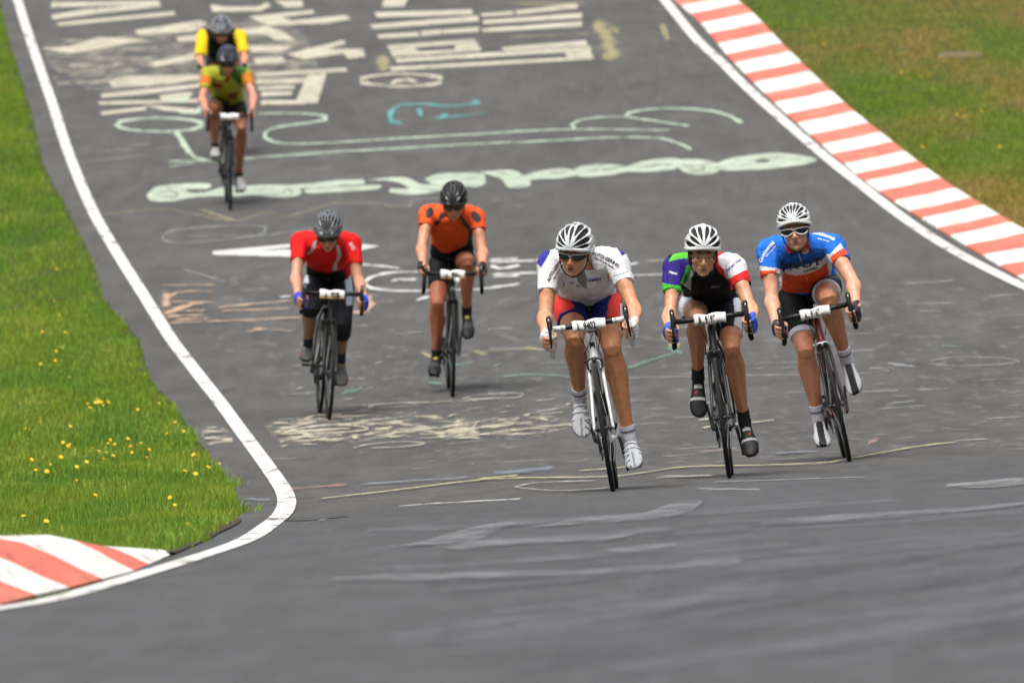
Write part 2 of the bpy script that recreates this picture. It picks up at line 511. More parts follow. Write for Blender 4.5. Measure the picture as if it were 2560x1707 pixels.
# ------------------------------------------------------------------ painted writing on the road
M_cream = paint("cream_paint", (0.60, 0.54, 0.42), 0.86, 6.0, (1, .3, 1), 0.16, 0.34)
M_cream2 = paint("thin_cream_paint", (0.62, 0.57, 0.43), 0.78, 9.0, (1, .22, 1), 0.24, 0.42)
M_mint = paint("mint_paint", (0.50, 0.62, 0.47), 0.80, 7.0, (1, .3, 1), 0.14, 0.30)
M_mintl = paint("faint_mint_paint", (0.46, 0.52, 0.46), 0.45, 7.0, (1, .3, 1), 0.18, 0.40)
M_cyan = paint("turquoise_paint", (0.12, 0.46, 0.42), 0.70, 7.0, (1, .3, 1), 0.18, 0.36)
M_white = paint("white_graffiti_paint", (0.70, 0.70, 0.68), 0.85, 7.0, (1, .3, 1), 0.16, 0.34)
M_whitef = paint("faint_white_paint", (0.50, 0.51, 0.51), 0.36, 9.0, (1, .3, 1), 0.20, 0.44)
M_tan = paint("tan_paint", (0.62, 0.42, 0.27), 0.70, 8.0, (1, .3, 1), 0.20, 0.38)
M_yel = paint("yellow_paint", (0.54, 0.48, 0.24), 0.48, 8.0, (1, .3, 1), 0.18, 0.38)
M_green = paint("green_chalk", (0.22, 0.40, 0.31), 0.42, 8.0, (1, .3, 1), 0.20, 0.42)
M_pink = paint("red_chalk", (0.55, 0.26, 0.22), 0.38, 8.0, (1, .3, 1), 0.20, 0.42)
M_blue = paint("blue_chalk", (0.30, 0.36, 0.46), 0.38, 8.0, (1, .3, 1), 0.20, 0.42)
M_skid = paint("scuff", (0.32, 0.33, 0.34), 0.50, 4.5, (1.6, .5, 1), 0.34, 0.62)
M_scuff = paint("dark_scuff", (0.075, 0.078, 0.085), 0.24, 5.0, (1, .08, 1), 0.1, 0.7)

LAYER = [0.0065]
class Marks:
    def __init__(s): s.polys = []; s.al = []      # quads in picture space and their edge weight
    def stroke(s, pts, w, k=1.0, ox=0.0, oy=0.0, taper=True):
        """a brush stroke of thickness w photograph pixels along pts"""
        a = np.array(pts, float) * k + np.array([ox, oy])
        d = np.r_[0, np.cumsum(np.linalg.norm(np.diff(a, axis=0), axis=1))]
        n = max(3, int(d[-1] / 9))
        t = np.linspace(0, d[-1], n)
        P3 = np.c_[a, np.zeros(len(a))]
        if len(a) > 2:
            q, _ = resample(P3, max(d[-1] / n, 1.0)); a2 = q[:, :2]
        else:
            a2 = np.stack([np.interp(t, d, a[:, 0]), np.interp(t, d, a[:, 1])], -1)
        g = np.gradient(a2, axis=0); g /= np.linalg.norm(g, axis=1)[:, None] + 1e-9
        nr = np.stack([-g[:, 1], g[:, 0]], -1)
        # strokes running away from the viewer are wide in the picture, those across are thin
        ww = w * (0.5 + 1.6 * np.abs(g[:, 1])) if taper else np.full(len(a2), w)
        rr = random.Random(int(abs(a2[0, 0] * 7 + a2[0, 1])))
        ww = ww * np.array([1 + 0.18 * math.sin(i * 0.9 + rr.random() * 6) for i in range(len(a2))])
        ww = ww * 1.45
        L = a2 + nr * ww[:, None] / 2; R = a2 - nr * ww[:, None] / 2
        m_ = len(a2) - 1; en = lambda i: 0.25 if i in (0, m_) else 1.0
        for i in range(m_):
            s.polys.append((L[i], L[i + 1], a2[i + 1], a2[i])); s.al.append((0, 0, en(i + 1), en(i)))
            s.polys.append((a2[i], a2[i + 1], R[i + 1], R[i])); s.al.append((en(i), en(i + 1), 0, 0))
        return s
    def fill(s, pts, k=1.0, ox=0.0, oy=0.0, rows=None, hole=None, smooth=True):
        a = np.array(pts, float) * k + np.array([ox, oy])
        if smooth:
            c = np.vstack([a, a[:1]]); q, _ = resample(np.c_[c, np.zeros(len(c))], 5.0); a = q[:, :2]
        y0, y1 = a[:, 1].min(), a[:, 1].max()
        step = max(0.5, (y1 - y0) / 26)
        ys_ = np.arange(y0, y1 + step * .5, step)
        def spans(y):
            xs_ = []
            for i in range(len(a)):
                p, q = a[i], a[(i + 1) % len(a)]
                if (p[1] <= y) != (q[1] <= y):
                    xs_.append(p[0] + (y - p[1]) / (q[1] - p[1]) * (q[0] - p[0]))
            xs_.sort(); return xs_
        for yy in ys_[:-1]:
            m_ = spans(yy + step / 2)
            for x0, x1 in zip(m_[0::2], m_[1::2]):
                n = max(1, int((x1 - x0) / 40))
                for i in range(n):
                    u0 = x0 + (x1 - x0) * i / n; u1 = x0 + (x1 - x0) * (i + 1) / n
                    s.polys.append(((u0, yy), (u1, yy), (u1, yy + step), (u0, yy + step))); s.al.append((1, 1, 1, 1))
        return s
    def ring(s, cx, cy, rx, ry, w, k=1.0, ox=0, oy=0, a0=0, a1=360, tilt=0.0):
        p = [(cx + rx * math.cos(math.radians(t)), cy + ry * math.sin(math.radians(t)) - tilt * rx * math.cos(math.radians(t)))
             for t in np.linspace(a0, a1, 28)]
        return s.stroke(p, w, k, ox, oy)
    def build(s, name, m):
        Q = np.array(s.polys, float).reshape(-1, 2)
        G = ground(Q[:, 0], Q[:, 1])
        G[:, 2] += LAYER[0]; LAYER[0] += 0.0004
        f = np.arange(len(G), dtype=np.int32).reshape(-1, 4)
        al = np.array(s.al, float).ravel(); cols = np.stack([al, al, al, np.ones(len(al))], -1)
        return new_obj(name, G, f, [m], parent=road, cols=cols)

z = 1 / 1.8375
A = Marks()   # cream lettering far up the road
kA = 1 / 2.0364; kB = 1 / 1.5628
for p in ([(125, -6), (247, -6), (225, 38), (110, 40)], [(75, 68), (570, 52), (575, 76), (300, 88), (85, 92)], [(48, 130), (600, 85), (605, 112), (420, 125), (70, 152)],
          [(85, 182), (300, 166), (300, 190), (100, 200)], [(312, 162), (415, 154), (415, 178), (312, 188)], [(420, 156), (605, 142), (605, 165), (420, 178)],
          [(615, 74), (780, 62), (780, 78), (620, 88)], [(790, 60), (1100, 20), (1110, 46), (800, 78)], [(625, 108), (1130, 70), (1130, 96), (630, 126)], [(620, 150), (1130, 112), (1130, 138), (625, 168)],
          [(140, 235), (580, 203), (600, 224), (270, 246), (180, 262)], [(140, 240), (265, 232), (310, 280), (170, 294)], [(480, 222), (585, 205), (618, 258), (485, 264)], [(190, 274), (618, 248), (618, 262), (200, 292)],
          [(720, 246), (1150, 210), (1160, 236), (730, 262)], [(175, 302), (1170, 240), (1180, 262), (190, 322)], [(1040, 262), (1165, 248), (1190, 302), (1060, 306)], [(150, 345), (1190, 290), (1190, 305), (160, 364)]):
    A.fill(p, kA, 900, 0, smooth=False)
A.ring(215, 412, 208, 32, 13, kA, 900, 0).stroke([(150, 436), (190, 414), (260, 412), (290, 430)], 12, kA, 900, 0)
for p in ([(60, 12), (480, 6), (485, 18), (60, 32)], [(60, 62), (200, 38), (480, 17), (490, 28), (65, 78)], [(78, 92), (540, 48), (545, 62), (90, 104)],
          [(680, 20), (740, 30), (870, 28), (900, 12), (920, 25), (880, 45), (690, 50)], [(930, 5), (1040, 5), (1045, 30), (980, 35)], [(830, 68), (1080, 42), (1090, 56), (960, 70), (1000, 84), (1210, 62), (1230, 78), (1130, 95), (900, 102)],
          [(385, 122), (640, 82), (670, 95), (620, 125), (400, 138)], [(545, 150), (680, 130), (690, 165), (560, 165)], [(800, 115), (900, 105), (975, 130), (1010, 160), (930, 158), (900, 138), (830, 140)],
          [(20, 192), (130, 185), (240, 150), (340, 150), (440, 160), (330, 178), (230, 198), (130, 212)], [(980, 215), (1200, 160), (1210, 176), (1130, 196), (1280, 196), (1285, 225), (1220, 232), (1200, 212), (1050, 235)],
          [(440, 250), (620, 210), (630, 232), (470, 265)], [(830, 180), (1000, 185), (960, 205), (840, 208)], [(850, 230), (960, 225), (980, 246), (860, 254)], [(850, 290), (1210, 268), (1215, 282), (860, 302)],
          [(860, 312), (1060, 308), (1060, 325), (860, 330)], [(1060, 298), (1135, 290), (1100, 405), (1010, 410)], [(870, 340), (1010, 338), (1010, 350), (870, 355)], [(880, 362), (1000, 360), (1000, 374), (880, 380)], [(880, 395), (1030, 395), (1030, 410), (880, 412)],
          [(280, 320), (350, 300), (640, 295), (640, 312), (520, 332), (300, 345)], [(250, 370), (640, 330), (640, 344), (420, 372), (260, 385)], [(240, 400), (640, 390), (640, 402), (250, 412)], [(250, 440), (430, 420), (430, 432), (260, 452)], [(420, 412), (640, 430), (640, 442), (500, 435)]):
    A.fill(p, kB, 90, 0, smooth=False)
rr = random.Random(3)
for i in range(70):
    x = rr.uniform(220, 1330); y = rr.uniform(190, 420)
    L = rr.uniform(25, 120)
    A.stroke([(x, y), (x + L, y - L * rr.uniform(0.02, 0.14))], rr.uniform(2.5, 6.5), z)
A.fill([(480, 375), (610, 365), (580, 398), (500, 400)], kB, 90, 0)
A.build("painted_lettering", paint("block_cream_paint", (0.60, 0.56, 0.44), 0.84, 5.0, (1, 1, 1), 0.22, 0.46))

B = Marks()   # pale yellow blotches
B.stroke([(1760, 255), (1765, 335)], 18, z).stroke([(380, 100), (440, 180), (460, 280)], 22, z, 1280, 0).stroke([(-10, 175), (360, 160)], 5, z, 1280, 0)
B.stroke([(0, 20), (340, 20)], 9, z, 1280, 0).stroke([(690, 110), (715, 190)], 8, z, 1280, 0).stroke([(470, 130), (480, 160)], 9, z, 1280, 0)
B.stroke([(470, 990), (760, 965), (1080, 1018), (1230, 975), (1300, 1000), (1560, 935), (1880, 950), (1900, 910)], 2.2, z)
B.stroke([(905, 960), (1080, 1018)], 4, z)
B.stroke([(965, 812), (1000, 822), (1035, 822)], 10, O).stroke([(1080, 808), (1120, 814)], 10, O).stroke([(1090, 808), (1240, 802)], 4, O)
B.stroke([(1205, 800), (1250, 806)], 10, O).stroke([(1520, 768), (1560, 800)], 12, O)
B.build("painted_blotches", M_yel)

C = Marks()
C.stroke([(1850, 572), (1800, 560), (1795, 515), (1840, 488), (1950, 482), (2060, 492), (2205, 476)], 8, z).stroke([(1990, 548), (2230, 525)], 5, z)
C.stroke([(2165, 462), (2215, 492)], 9, z).stroke([(2025, 532), (2055, 545)], 14, z).stroke([(1930, 500), (1930, 545)], 7, z)
C.build("painted_scribble", M_cyan)

D = Marks()
D.ring(735, 577, 198, 31, 7, z)
for p, w, q in [([(805, 598), (855, 680), (900, 728), (965, 742)], 8, 0), ([(770, 745), (965, 742)], 7, 0), ([(775, 768), (900, 752)], 4, 0),
             ([(1180, 526), (1350, 524), (1465, 532), (1502, 548), (1440, 564), (1280, 588), (1218, 612), (1222, 640), (1290, 662), (1460, 662), (1900, 636), (2360, 610)], 7, 0),
             ([(960, 748), (1200, 726), (1700, 692), (2360, 656)], 7, 0),
             ([(750, 455), (830, 465), (880, 440)], 12, 0), ([(820, 515), (900, 520), (930, 500)], 12, 0),
             ([(0, 608), (300, 598), (730, 602)], 7, 1), ([(0, 660), (250, 646), (500, 635), (680, 640), (765, 662), (825, 692)], 7, 1),
             ([(300, 600), (275, 578), (330, 552), (500, 540), (600, 552), (812, 582)], 7, 1), ([(510, 542), (560, 516), (700, 502), (880, 509), (985, 532), (1062, 570)], 8, 1)]:
    D.stroke(p, w * .8, z, 1280 if q else 0, 0)
D.build("painted_outline", M_mint)

E = Marks()
k3 = 1 / 1.5812; k4 = 1 / 1.4769
for p in ([(25, 190), (60, 158), (130, 147), (280, 146), (275, 163), (180, 168), (200, 180), (260, 178), (330, 158), (450, 151), (540, 149), (620, 152), (640, 175), (620, 193), (540, 200), (450, 190), (380, 197), (300, 194), (200, 200), (120, 215), (40, 211)],
          [(610, 148), (880, 128), (890, 143), (800, 154), (720, 160), (640, 162)], [(650, 168), (850, 154), (955, 152), (940, 166), (700, 182), (652, 180)],
          [(900, 128), (1050, 120), (1110, 145), (1200, 152), (1190, 172), (1080, 188), (985, 178), (990, 165), (1060, 163), (1020, 140)], [(1125, 125), (1180, 106), (1300, 102), (1360, 110), (1360, 148), (1250, 155), (1150, 145)]):
    E.fill(p, k3, 350, 370)
for p in ([(-70, 100), (0, 98), (75, 105), (80, 142), (30, 146), (-10, 122)], [(70, 92), (130, 86), (210, 90), (262, 138), (180, 148), (150, 118)], [(225, 107), (300, 88), (380, 78), (430, 90), (440, 100), (380, 115), (300, 117), (250, 122)],
          [(420, 82), (450, 70), (520, 64), (600, 68), (630, 84), (560, 103), (440, 108)], [(590, 84), (640, 62), (700, 48), (800, 42), (830, 60), (780, 84), (640, 92)], [(800, 46), (880, 45), (950, 62), (950, 92), (870, 102), (815, 85)],
          [(935, 66), (990, 44), (1080, 28), (1180, 22), (1300, 38), (1320, 48), (1250, 68), (1100, 84), (960, 84)]):
    E.fill(p, k4, 1150, 370)
E.build("painted_bubble_letters", paint("bubble_mint_paint", (0.52, 0.61, 0.48), 0.84, 6.0, (1, 1, 1), 0.22, 0.50))
E = Marks()
E.fill([(1085, 50), (1115, 43), (1145, 48), (1140, 56), (1100, 58)], k4, 1150, 370)
for p, w in [([(70, 180), (120, 172), (150, 190), (90, 200)], 3), ([(180, 172), (260, 171)], 3), ([(300, 180), (440, 172)], 2.5), ([(560, 172), (600, 168), (600, 184)], 3)]: E.stroke(p, w, k3, 350, 370)
for p, w in [([(470, 88), (590, 80)], 3), ([(330, 98), (400, 92)], 3), ([(660, 78), (780, 62)], 3), ([(840, 70), (900, 72), (900, 86), (850, 84)], 3)]: E.stroke(p, w, k4, 1150, 370)
E.build("worn_gaps", paint("asphalt_wear", (0.085, 0.083, 0.08), 0.7, 6.0, (1, 1, 1), 0.1, 0.4))

Fm = Marks()
for p, w, s_, ox, oy in [([(520, 522), (400, 532), (372, 548), (400, 560), (520, 552), (640, 538), (745, 525)], 5, O, 0, 0), ([(380, 532), (500, 521), (610, 524), (600, 540), (500, 543), (430, 545)], 4, O, 0, 0),
                         ([(230, 350), (310, 345)], 5, O, 0, 0), ([(215, 372), (330, 360)], 4, O, 0, 0), ([(660, 350), (1000, 348)], 6, O, 0, 0), ([(420, 620), (520, 650)], 4, O, 0, 0)]:
    Fm.stroke(p, w, s_, ox, oy)
rr = random.Random(8)
for i in range(90):          # faint white wear marks across the old surface
    x = rr.uniform(500, 2300); y = rr.uniform(640, 1080)
    if x < 450 + (y - 640) * 0.35: continue
    L = rr.uniform(20, 120)
    Fm.stroke([(x, y), (x + L, y - L * rr.uniform(0.0, 0.09))], rr.uniform(2, 6), O)
for i in range(26):
    x = rr.uniform(200, 1300); y = rr.uniform(260, 480); L = rr.uniform(20, 90)
    Fm.stroke([(x, y), (x + L, y - L * .05)], rr.uniform(2, 4), O)
for p, w in [([(2130, 832), (2200, 822), (2300, 825), (2340, 832), (2280, 840), (2180, 842), (2130, 836)], 5), ([(2030, 835), (2110, 846)], 9), ([(1990, 848), (2060, 848)], 6), ([(1560, 842), (1900, 832)], 4),
             ([(1440, 870), (1860, 862)], 5), ([(2170, 1118), (2352, 1105)], 14), ([(1600, 1125), (1750, 1128)], 10), ([(1640, 1110), (1990, 1098)], 5), ([(1500, 1100), (1640, 1095)], 6)]:
    Fm.stroke(p, w, O)
Fm.build("faint_marks", M_whitef)

G = Marks()
g2 = 900 / 2352.0   # region [400,580] scale
G.fill([(345, 132), (600, 108), (865, 84), (1300, 84), (1435, 98), (1310, 128), (1290, 110), (865, 108), (620, 128), (865, 122), (865, 168), (600, 162), (345, 156)], g2, 400, 580, smooth=False)
for p, w in [
             ([(1310, 218), (1480, 232), (1590, 250)], 8), ([(1700, 265), (1480, 275), (1360, 310), (1340, 345), (1400, 375), (1600, 392), (1860, 385), (2080, 380), (2352, 345)], 9),
             ([(1510, 325), (1560, 315), (1680, 318)], 10), ([(1665, 450), (1765, 432)], 12), ([(2150, 190), (2352, 178)], 9), ([(2160, 225), (2220, 245), (2352, 225)], 10),
             ([(2160, 300), (2352, 290)], 9), ([(780, 430), (860, 425)], 7)]:
    G.stroke(p, w * .75, g2, 400, 580)
for p, w in [([(1120, 604), (1245, 600)], 10), ([(1430, 612), (1470, 606)], 8), ([(1440, 635), (1540, 632)], 5), ([(1130, 632), (1240, 628)], 10), ([(1480, 602), (1600, 596)], 4)]:
    G.stroke(p, w * .8, O)
G.build("painted_arrow_and_letters", M_white)

H = Marks()
for p, w in [([(0, 355), (360, 352)], 6), ([(40, 440), (120, 400), (360, 395)], 8), ([(10, 545), (200, 480), (300, 470)], 14), ([(20, 500), (60, 400)], 20), ([(60, 460), (360, 465)], 7),
             ([(60, 600), (320, 590), (700, 575), (940, 562)], 9), ([(30, 560), (300, 545)], 12), ([(370, 500), (600, 478), (860, 450)], 7), ([(400, 520), (860, 505)], 7),
             ([(1240, 535), (1340, 520), (1370, 440), (1340, 410)], 17), ([(550, 660), (700, 640), (860, 655)], 6), ([(600, 635), (690, 650)], 10), ([(80, 580), (330, 570)], 9), ([(0, 520), (300, 520)], 8)]:
    H.stroke(p, w * .8, g2, 400, 580)
H.build("painted_tan_block", M_tan)

Gr = Marks()
for p, w in [([(1150, 868), (1230, 862), (1340, 872)], 7), ([(1400, 862), (1480, 835), (1550, 812)], 7), ([(1245, 850), (1330, 846)], 5), ([(1530, 800), (1570, 815)], 12), ([(2160, 795), (2220, 800)], 5)]:
    Gr.stroke(p, w, O)
for p, w in [([(1900, 880), (2050, 860)], 10), ([(2150, 895), (2230, 870)], 7), ([(1740, 985), (1850, 1000)], 14), ([(1180, 1060), (1330, 1030)], 14), ([(940, 1070), (1000, 1060)], 16)]:
    Gr.stroke(p, w * .8, g2, 400, 580)
Gr.build("green_chalk_marks", M_green)

I = Marks()          # cream jumble in the middle distance
g3 = 1000 / 2352.0
for p, w in [([(985, 165), (1050, 150), (1300, 140), (1490, 130)], 8), ([(1000, 175), (1300, 155)], 5), ([(1530, 120), (1650, 95), (1900, 88), (1880, 108), (1650, 118), (1560, 125)], 9),
             ([(600, 240), (680, 215), (850, 208)], 14), ([(440, 258), (560, 265), (700, 250)], 12), ([(380, 280), (600, 285)], 8), ([(460, 330), (600, 290), (800, 270), (990, 292), (900, 310), (600, 330)], 14),
             ([(540, 310), (900, 290)], 14), ([(500, 345), (850, 330)], 12), ([(560, 370), (860, 350)], 8), ([(460, 370), (520, 365)], 22), ([(470, 398), (530, 390)], 18), ([(880, 340), (945, 350)], 24),
             ([(900, 255), (1130, 270)], 8), ([(1010, 300), (1140, 285)], 14), ([(1090, 330), (1200, 310), (1640, 268)], 12), ([(1130, 300), (1400, 285)], 12), ([(1595, 290), (1640, 255)], 14),
             ([(1440, 300), (1640, 290)], 9), ([(1750, 275), (1920, 262)], 10), ([(885, 412), (1000, 385), (1200, 370), (1320, 380), (1200, 400), (1000, 408)], 7), ([(1520, 355), (1700, 320), (2170, 268)], 7),
             ([(1290, 350), (1520, 335), (1900, 320)], 6), ([(1890, 215), (2180, 160)], 8), ([(1900, 220), (1960, 205)], 14), ([(2140, 150), (2180, 150)], 12), ([(1350, 150), (1390, 150)], 10),
             ([(1440, 225), (1520, 205)], 12), ([(820, 120), (915, 118)], 12), ([(560, 60), (620, 50)], 10), ([(20, 290), (120, 285)], 10), ([(10, 320), (150, 310)], 9), ([(20, 350), (170, 335)], 12),
             ([(30, 378), (190, 362)], 9), ([(920, 438), (980, 434)], 8), ([(1590, 502), (1618, 500)], 8)]:
    I.stroke(p, w * .42, g3, 500, 950)
PatchM = paint("patchy_cream_paint", (0.60, 0.54, 0.40), 0.62, 7.0, (1, .3, 1), 0.50, 0.60, feather=False)
Pm_ = Marks()
Pm_.fill([(380, 270), (600, 225), (960, 240), (1300, 215), (1640, 235), (2180, 230), (2180, 290), (1640, 350), (1100, 350), (860, 370), (560, 385), (440, 350)], g3, 500, 950)
Pm_.fill([(0, 285), (130, 280), (190, 370), (20, 380)], g3, 500, 950)
Pm_.build("worn_paint_patch", PatchM)
Pm_ = Marks()
Pm_.fill([(200, 200), (600, 160), (1000, 100), (1320, 120), (1420, 200), (1450, 330), (1300, 400), (900, 420), (450, 420), (330, 380), (230, 300)], z)
Pm_.build("worn_paint_patch", paint("patchy_far_paint", (0.60, 0.55, 0.43), 0.42, 4.0, (1, .8, 1), 0.48, 0.62, feather=False))
Pm_ = Marks()
Pm_.fill([(500, 600), (1500, 590), (2150, 640), (2352, 720), (2352, 1030), (1900, 1060), (1300, 1075), (750, 1060), (620, 900), (470, 760)], O, smooth=False)
Pm_.build("worn_paint_patch", paint("patchy_white_paint", (0.46, 0.46, 0.45), 0.34, 7.5, (1, .2, 1), 0.55, 0.80, feather=False))
rr = random.Random(12)
for i in range(70):
    x = rr.uniform(420, 2100); y = 260 + rr.gauss(0, 55) - (x - 900) * 0.02; L = rr.uniform(30, 170)
    I.stroke([(x, y), (x + L, y - L * rr.uniform(0.03, 0.12))], rr.uniform(1.2, 3.6), g3, 500, 950)
for p, w in [([(1600, 968), (1720, 955)], 7), ([(1610, 985), (1780, 968)], 6)]:
    I.stroke(p, w, O)
I.build("cream_jumble", M_cream2)

J = Marks()
J.stroke([(735, 1149), (900, 1130), (1100, 1106), (1200, 1101), (1400, 1098), (1470, 1090), (1570, 1076), (1750, 1072), (1900, 1066)], 2.3, O, taper=False)
J.stroke([(1100, 1104), (1190, 1095)], 3, O, taper=False).stroke([(1330, 1084), (1400, 1080), (1460, 1072)], 2.2, O, taper=False)
J.stroke([(1900, 1066), (2100, 1030), (2200, 1018)], 2.5, O, taper=False)
J.build("yellow_line", paint("yellow_line_paint", (0.58, 0.54, 0.26), 0.62, 8, (1, .3, 1), .12, .34))
K = Marks()
K.stroke([(655, 1128), (800, 1116)], 9, O).stroke([(1600, 1042), (1760, 1036)], 4, O).stroke([(1990, 1024), (2020, 1010)], 10, O)
K.build("red_chalk_marks", M_pink)
K = Marks()
K.stroke([(560, 1150), (625, 1152)], 9, O).stroke([(830, 1116), (950, 1108), (1080, 1100)], 8, O).stroke([(1130, 1092), (1270, 1078)], 16, O).stroke([(1780, 1045), (1880, 1040)], 8, O)
K.build("blue_chalk_marks", M_blue)

Lm = Marks()
Lm.stroke([(1180, 1124), (1220, 1114), (1300, 1110), (1370, 1108)], 4, O).stroke([(1185, 1124), (1280, 1131), (1400, 1125)], 4, O).stroke([(910, 1168), (1000, 1161), (1110, 1155), (1200, 1150)], 3.6, O, taper=False)
Lm.stroke([(1520, 1098), (1640, 1096)], 7, O).stroke([(730, 1200), (758, 1196)], 5, O)
Lm.build("white_chalk_marks", paint("white_chalk", (0.62, 0.62, 0.58), 0.62, 9.0, (1, .2, 1), 0.2, 0.5))

S = Marks()
for p in ([(1030, 1232), (1120, 1210), (1192, 1205), (1150, 1220), (1110, 1242), (1060, 1252), (900, 1262), (815, 1270), (960, 1252)],
          [(1225, 1216), (1330, 1196), (1480, 1184), (1540, 1162), (1612, 1157), (1590, 1178), (1500, 1198), (1380, 1206)],
          [(1000, 1262), (1120, 1248), (1300, 1244), (1460, 1232), (1400, 1246), (1200, 1256), (1060, 1268)],
          [(745, 1337), (900, 1327), (1100, 1322), (1300, 1318), (1500, 1306), (1700, 1292), (1700, 1304), (1500, 1320), (1100, 1338), (900, 1340)],
          [(1380, 1270), (1500, 1258), (1560, 1256), (1450, 1274)],
          [(1740, 1210), (1900, 1190), (2160, 1176), (2352, 1160), (2352, 1165), (2160, 1186), (1900, 1204)],
          [(2170, 1122), (2352, 1102), (2352, 1118), (2240, 1126)]):
    S.fill(p, O)
S.build("skid_scuffs", M_skid)
S = Marks()
rr = random.Random(21)
for i in range(46):
    x = rr.uniform(800, 2300); y = rr.uniform(1190, 1560); L = rr.uniform(250, 900)
    sl = 0.05 + (y - 1190) / 370 * 0.12
    S.stroke([(x, y), (x + L * .5, y - L * sl * .4), (x + L, y - L * sl)], rr.uniform(3, 10) + (y - 1190) * .02, O, taper=False)
S.build("light_scuffs", paint("light_scuff", (0.32, 0.33, 0.35), 0.18, 4, (1, .1, 1), .1, .6))
S = Marks()
for i in range(26):
    x = rr.uniform(900, 2352); y = rr.uniform(1180, 1568); L = rr.uniform(300, 900)
    sl = 0.05 + (y - 1190) / 370 * 0.14
    S.stroke([(x, y), (x + L * .5, y - L * sl * .4), (x + L, y - L * sl)], rr.uniform(4, 14) + (y - 1190) * .03, O, taper=False)
S.build("dark_scuffs", M_scuff)
# crack along the seam and joints across the edge line
S = Marks()
S.stroke([(600, 1196), (700, 1197), (800, 1188)], 1.2, O, taper=False)
for a_, b_ in (((205, 460), (232, 452)), ((243, 538), (272, 528)), ((385, 728), (430, 715)), ((505, 905), (540, 893)), ((560, 1020), (600, 1012)), ((612, 1090), (655, 1075))):
    S.stroke([a_, b_], 0.8, O, taper=False)
S.build("seam_crack", solid("tar_crack", (0.025, 0.024, 0.023), 0.9))

# ------------------------------------------------------------------ verges: grass blades, soil, flowers
def blades(name, xy, h, w, colvar, m, label, lean=0.35, seed=1, zoff=0.0, tall=True):
    r = np.random.default_rng(seed)
    n = len(xy)
    base = np.c_[xy, gz(xy[:, 0], xy[:, 1]) - 0.006 + zoff]
    th = r.uniform(0, 2 * np.pi, n)
    hh = h * r.uniform(0.45, 1.25, n) * (1.0 + 1.1 * np.clip(noisefield(xy, (3.0, 1.1), 9.0), -.35, .6) if tall else 1.0); ww = w * r.uniform(0.7, 1.3, n)
    side = np.stack([np.cos(th), np.sin(th), np.zeros(n)], -1) * ww[:, None] / 2
    la = r.uniform(0, 2 * np.pi, n); lm = r.uniform(0.1, 1.0, n) * lean
    ld = np.stack([np.cos(la) * lm, np.sin(la) * lm, np.zeros(n)], -1) * hh[:, None]
    up = np.stack([np.zeros(n), np.zeros(n), hh], -1)
    v0 = base - side; v1 = base + side
    v2 = base + ld * 0.35 + up * 0.6 + side * 0.75; v3 = base + ld * 0.35 + up * 0.6 - side * 0.75
    v4 = base + ld + up * (1 - 0.25 * lm[:, None])
    V = np.stack([v0, v1, v2, v3, v4], 1).reshape(-1, 3)
    k = np.arange(n)[:, None] * 5
    F = np.concatenate([k + np.array([[0, 1, 2]]), k + np.array([[0, 2, 3]]), k + np.array([[3, 2, 4]])], 1).reshape(-1, 3)
    c = colvar(r, n, xy)
    C = np.repeat(np.c_[c, np.ones(n)][:, None, :], 5, 1)
    o = new_obj(name, V, F, [m], cols=C.reshape(-1, 4), smooth=False)
    return tag(o, label, "grass", kind="stuff")

def noisefield(xy, sc, seed=0.0):
    return np.array([noise.noise(Vector((x * sc[0] + seed, y * sc[1], seed))) for x, y in xy])

def left_limit(y):
    y = np.asarray(y, float)
    lim = road_left(y)
    ko_ = np.interp(y, kl_out[::-1, 1], kl_out[::-1, 0], left=kl_out[-1, 0] - 0.02, right=99)
    return np.where(y < kl_out[0, 1], np.minimum(lim, ko_), lim)

def scatter_left(y0, y1, dens, depth):
    n = int((y1 - y0) * depth * dens)
    y = RNG.uniform(y0, y1, n)
    d = RNG.uniform(0, 1, n)
    lim = left_limit(y)
    xleft = np.minimum(-(1280 / FPX) * y - 0.35, lim - 0.4)
    x = lim - d * (lim - xleft)
    # ragged border
    rag = 0.05 * np.sin(y * 1.3 + 2) * np.sin(y * 3.1) + 0.035 * np.sin(y * 7.3 + 1) + 0.02 * np.sin(y * 19.0)
    keep = (lim - x) > rag + 0.01 + RNG.exponential(0.02, n)
    return np.stack([x, y], -1)[keep]

M_gl = grass_mat("lush_grass", [(0.25, (0.145, 0.255, 0.024)), (0.5, (0.195, 0.325, 0.032)), (0.75, (0.275, 0.385, 0.056))], None)
M_gr = grass_mat("dry_grass", [(0.3, (0.230, 0.275, 0.045)), (0.5, (0.285, 0.305, 0.060)), (0.68, (0.350, 0.300, 0.095))], None)
def cv_left(r, n, xy):
    g = r.uniform(0.65, 1.35, n)[:, None] * np.ones((n, 3))
    f = noisefield(xy, (1.6, 0.5), 2.0)[:, None]
    g *= 1 + f * np.array([0.45, 0.15, 0.1])
    dry = r.random(n) < 0.12
    g[dry] *= np.array([1.9, 1.25, 2.0])
    return g
def cv_right(r, n, xy):
    g = r.uniform(0.65, 1.35, n)[:, None] * np.ones((n, 3))
    f = noisefield(xy, (0.9, 0.16), 4.0)
    br = np.clip(f * 1.5 + 0.55, 0, 1)[:, None]
    g *= (1 - br) * np.array([0.72, 1.0, 0.62]) + br * np.array([1.35, 0.98, 1.25])
    return g
a1 = scatter_left(24, 62, 2600, 1.25)
a2 = scatter_left(62, 85, 1100, 1.9)
a3 = scatter_left(85, 135, 420, 2.2)
blades("grass", a1, 0.052, 0.0042, cv_left, M_gl, "lush green verge grass beside the left edge of the track", seed=2)
blades("grass", np.concatenate([a2, a3]), 0.05, 0.0085, cv_left, M_gl, "green verge grass further up the left side of the hill", seed=3)

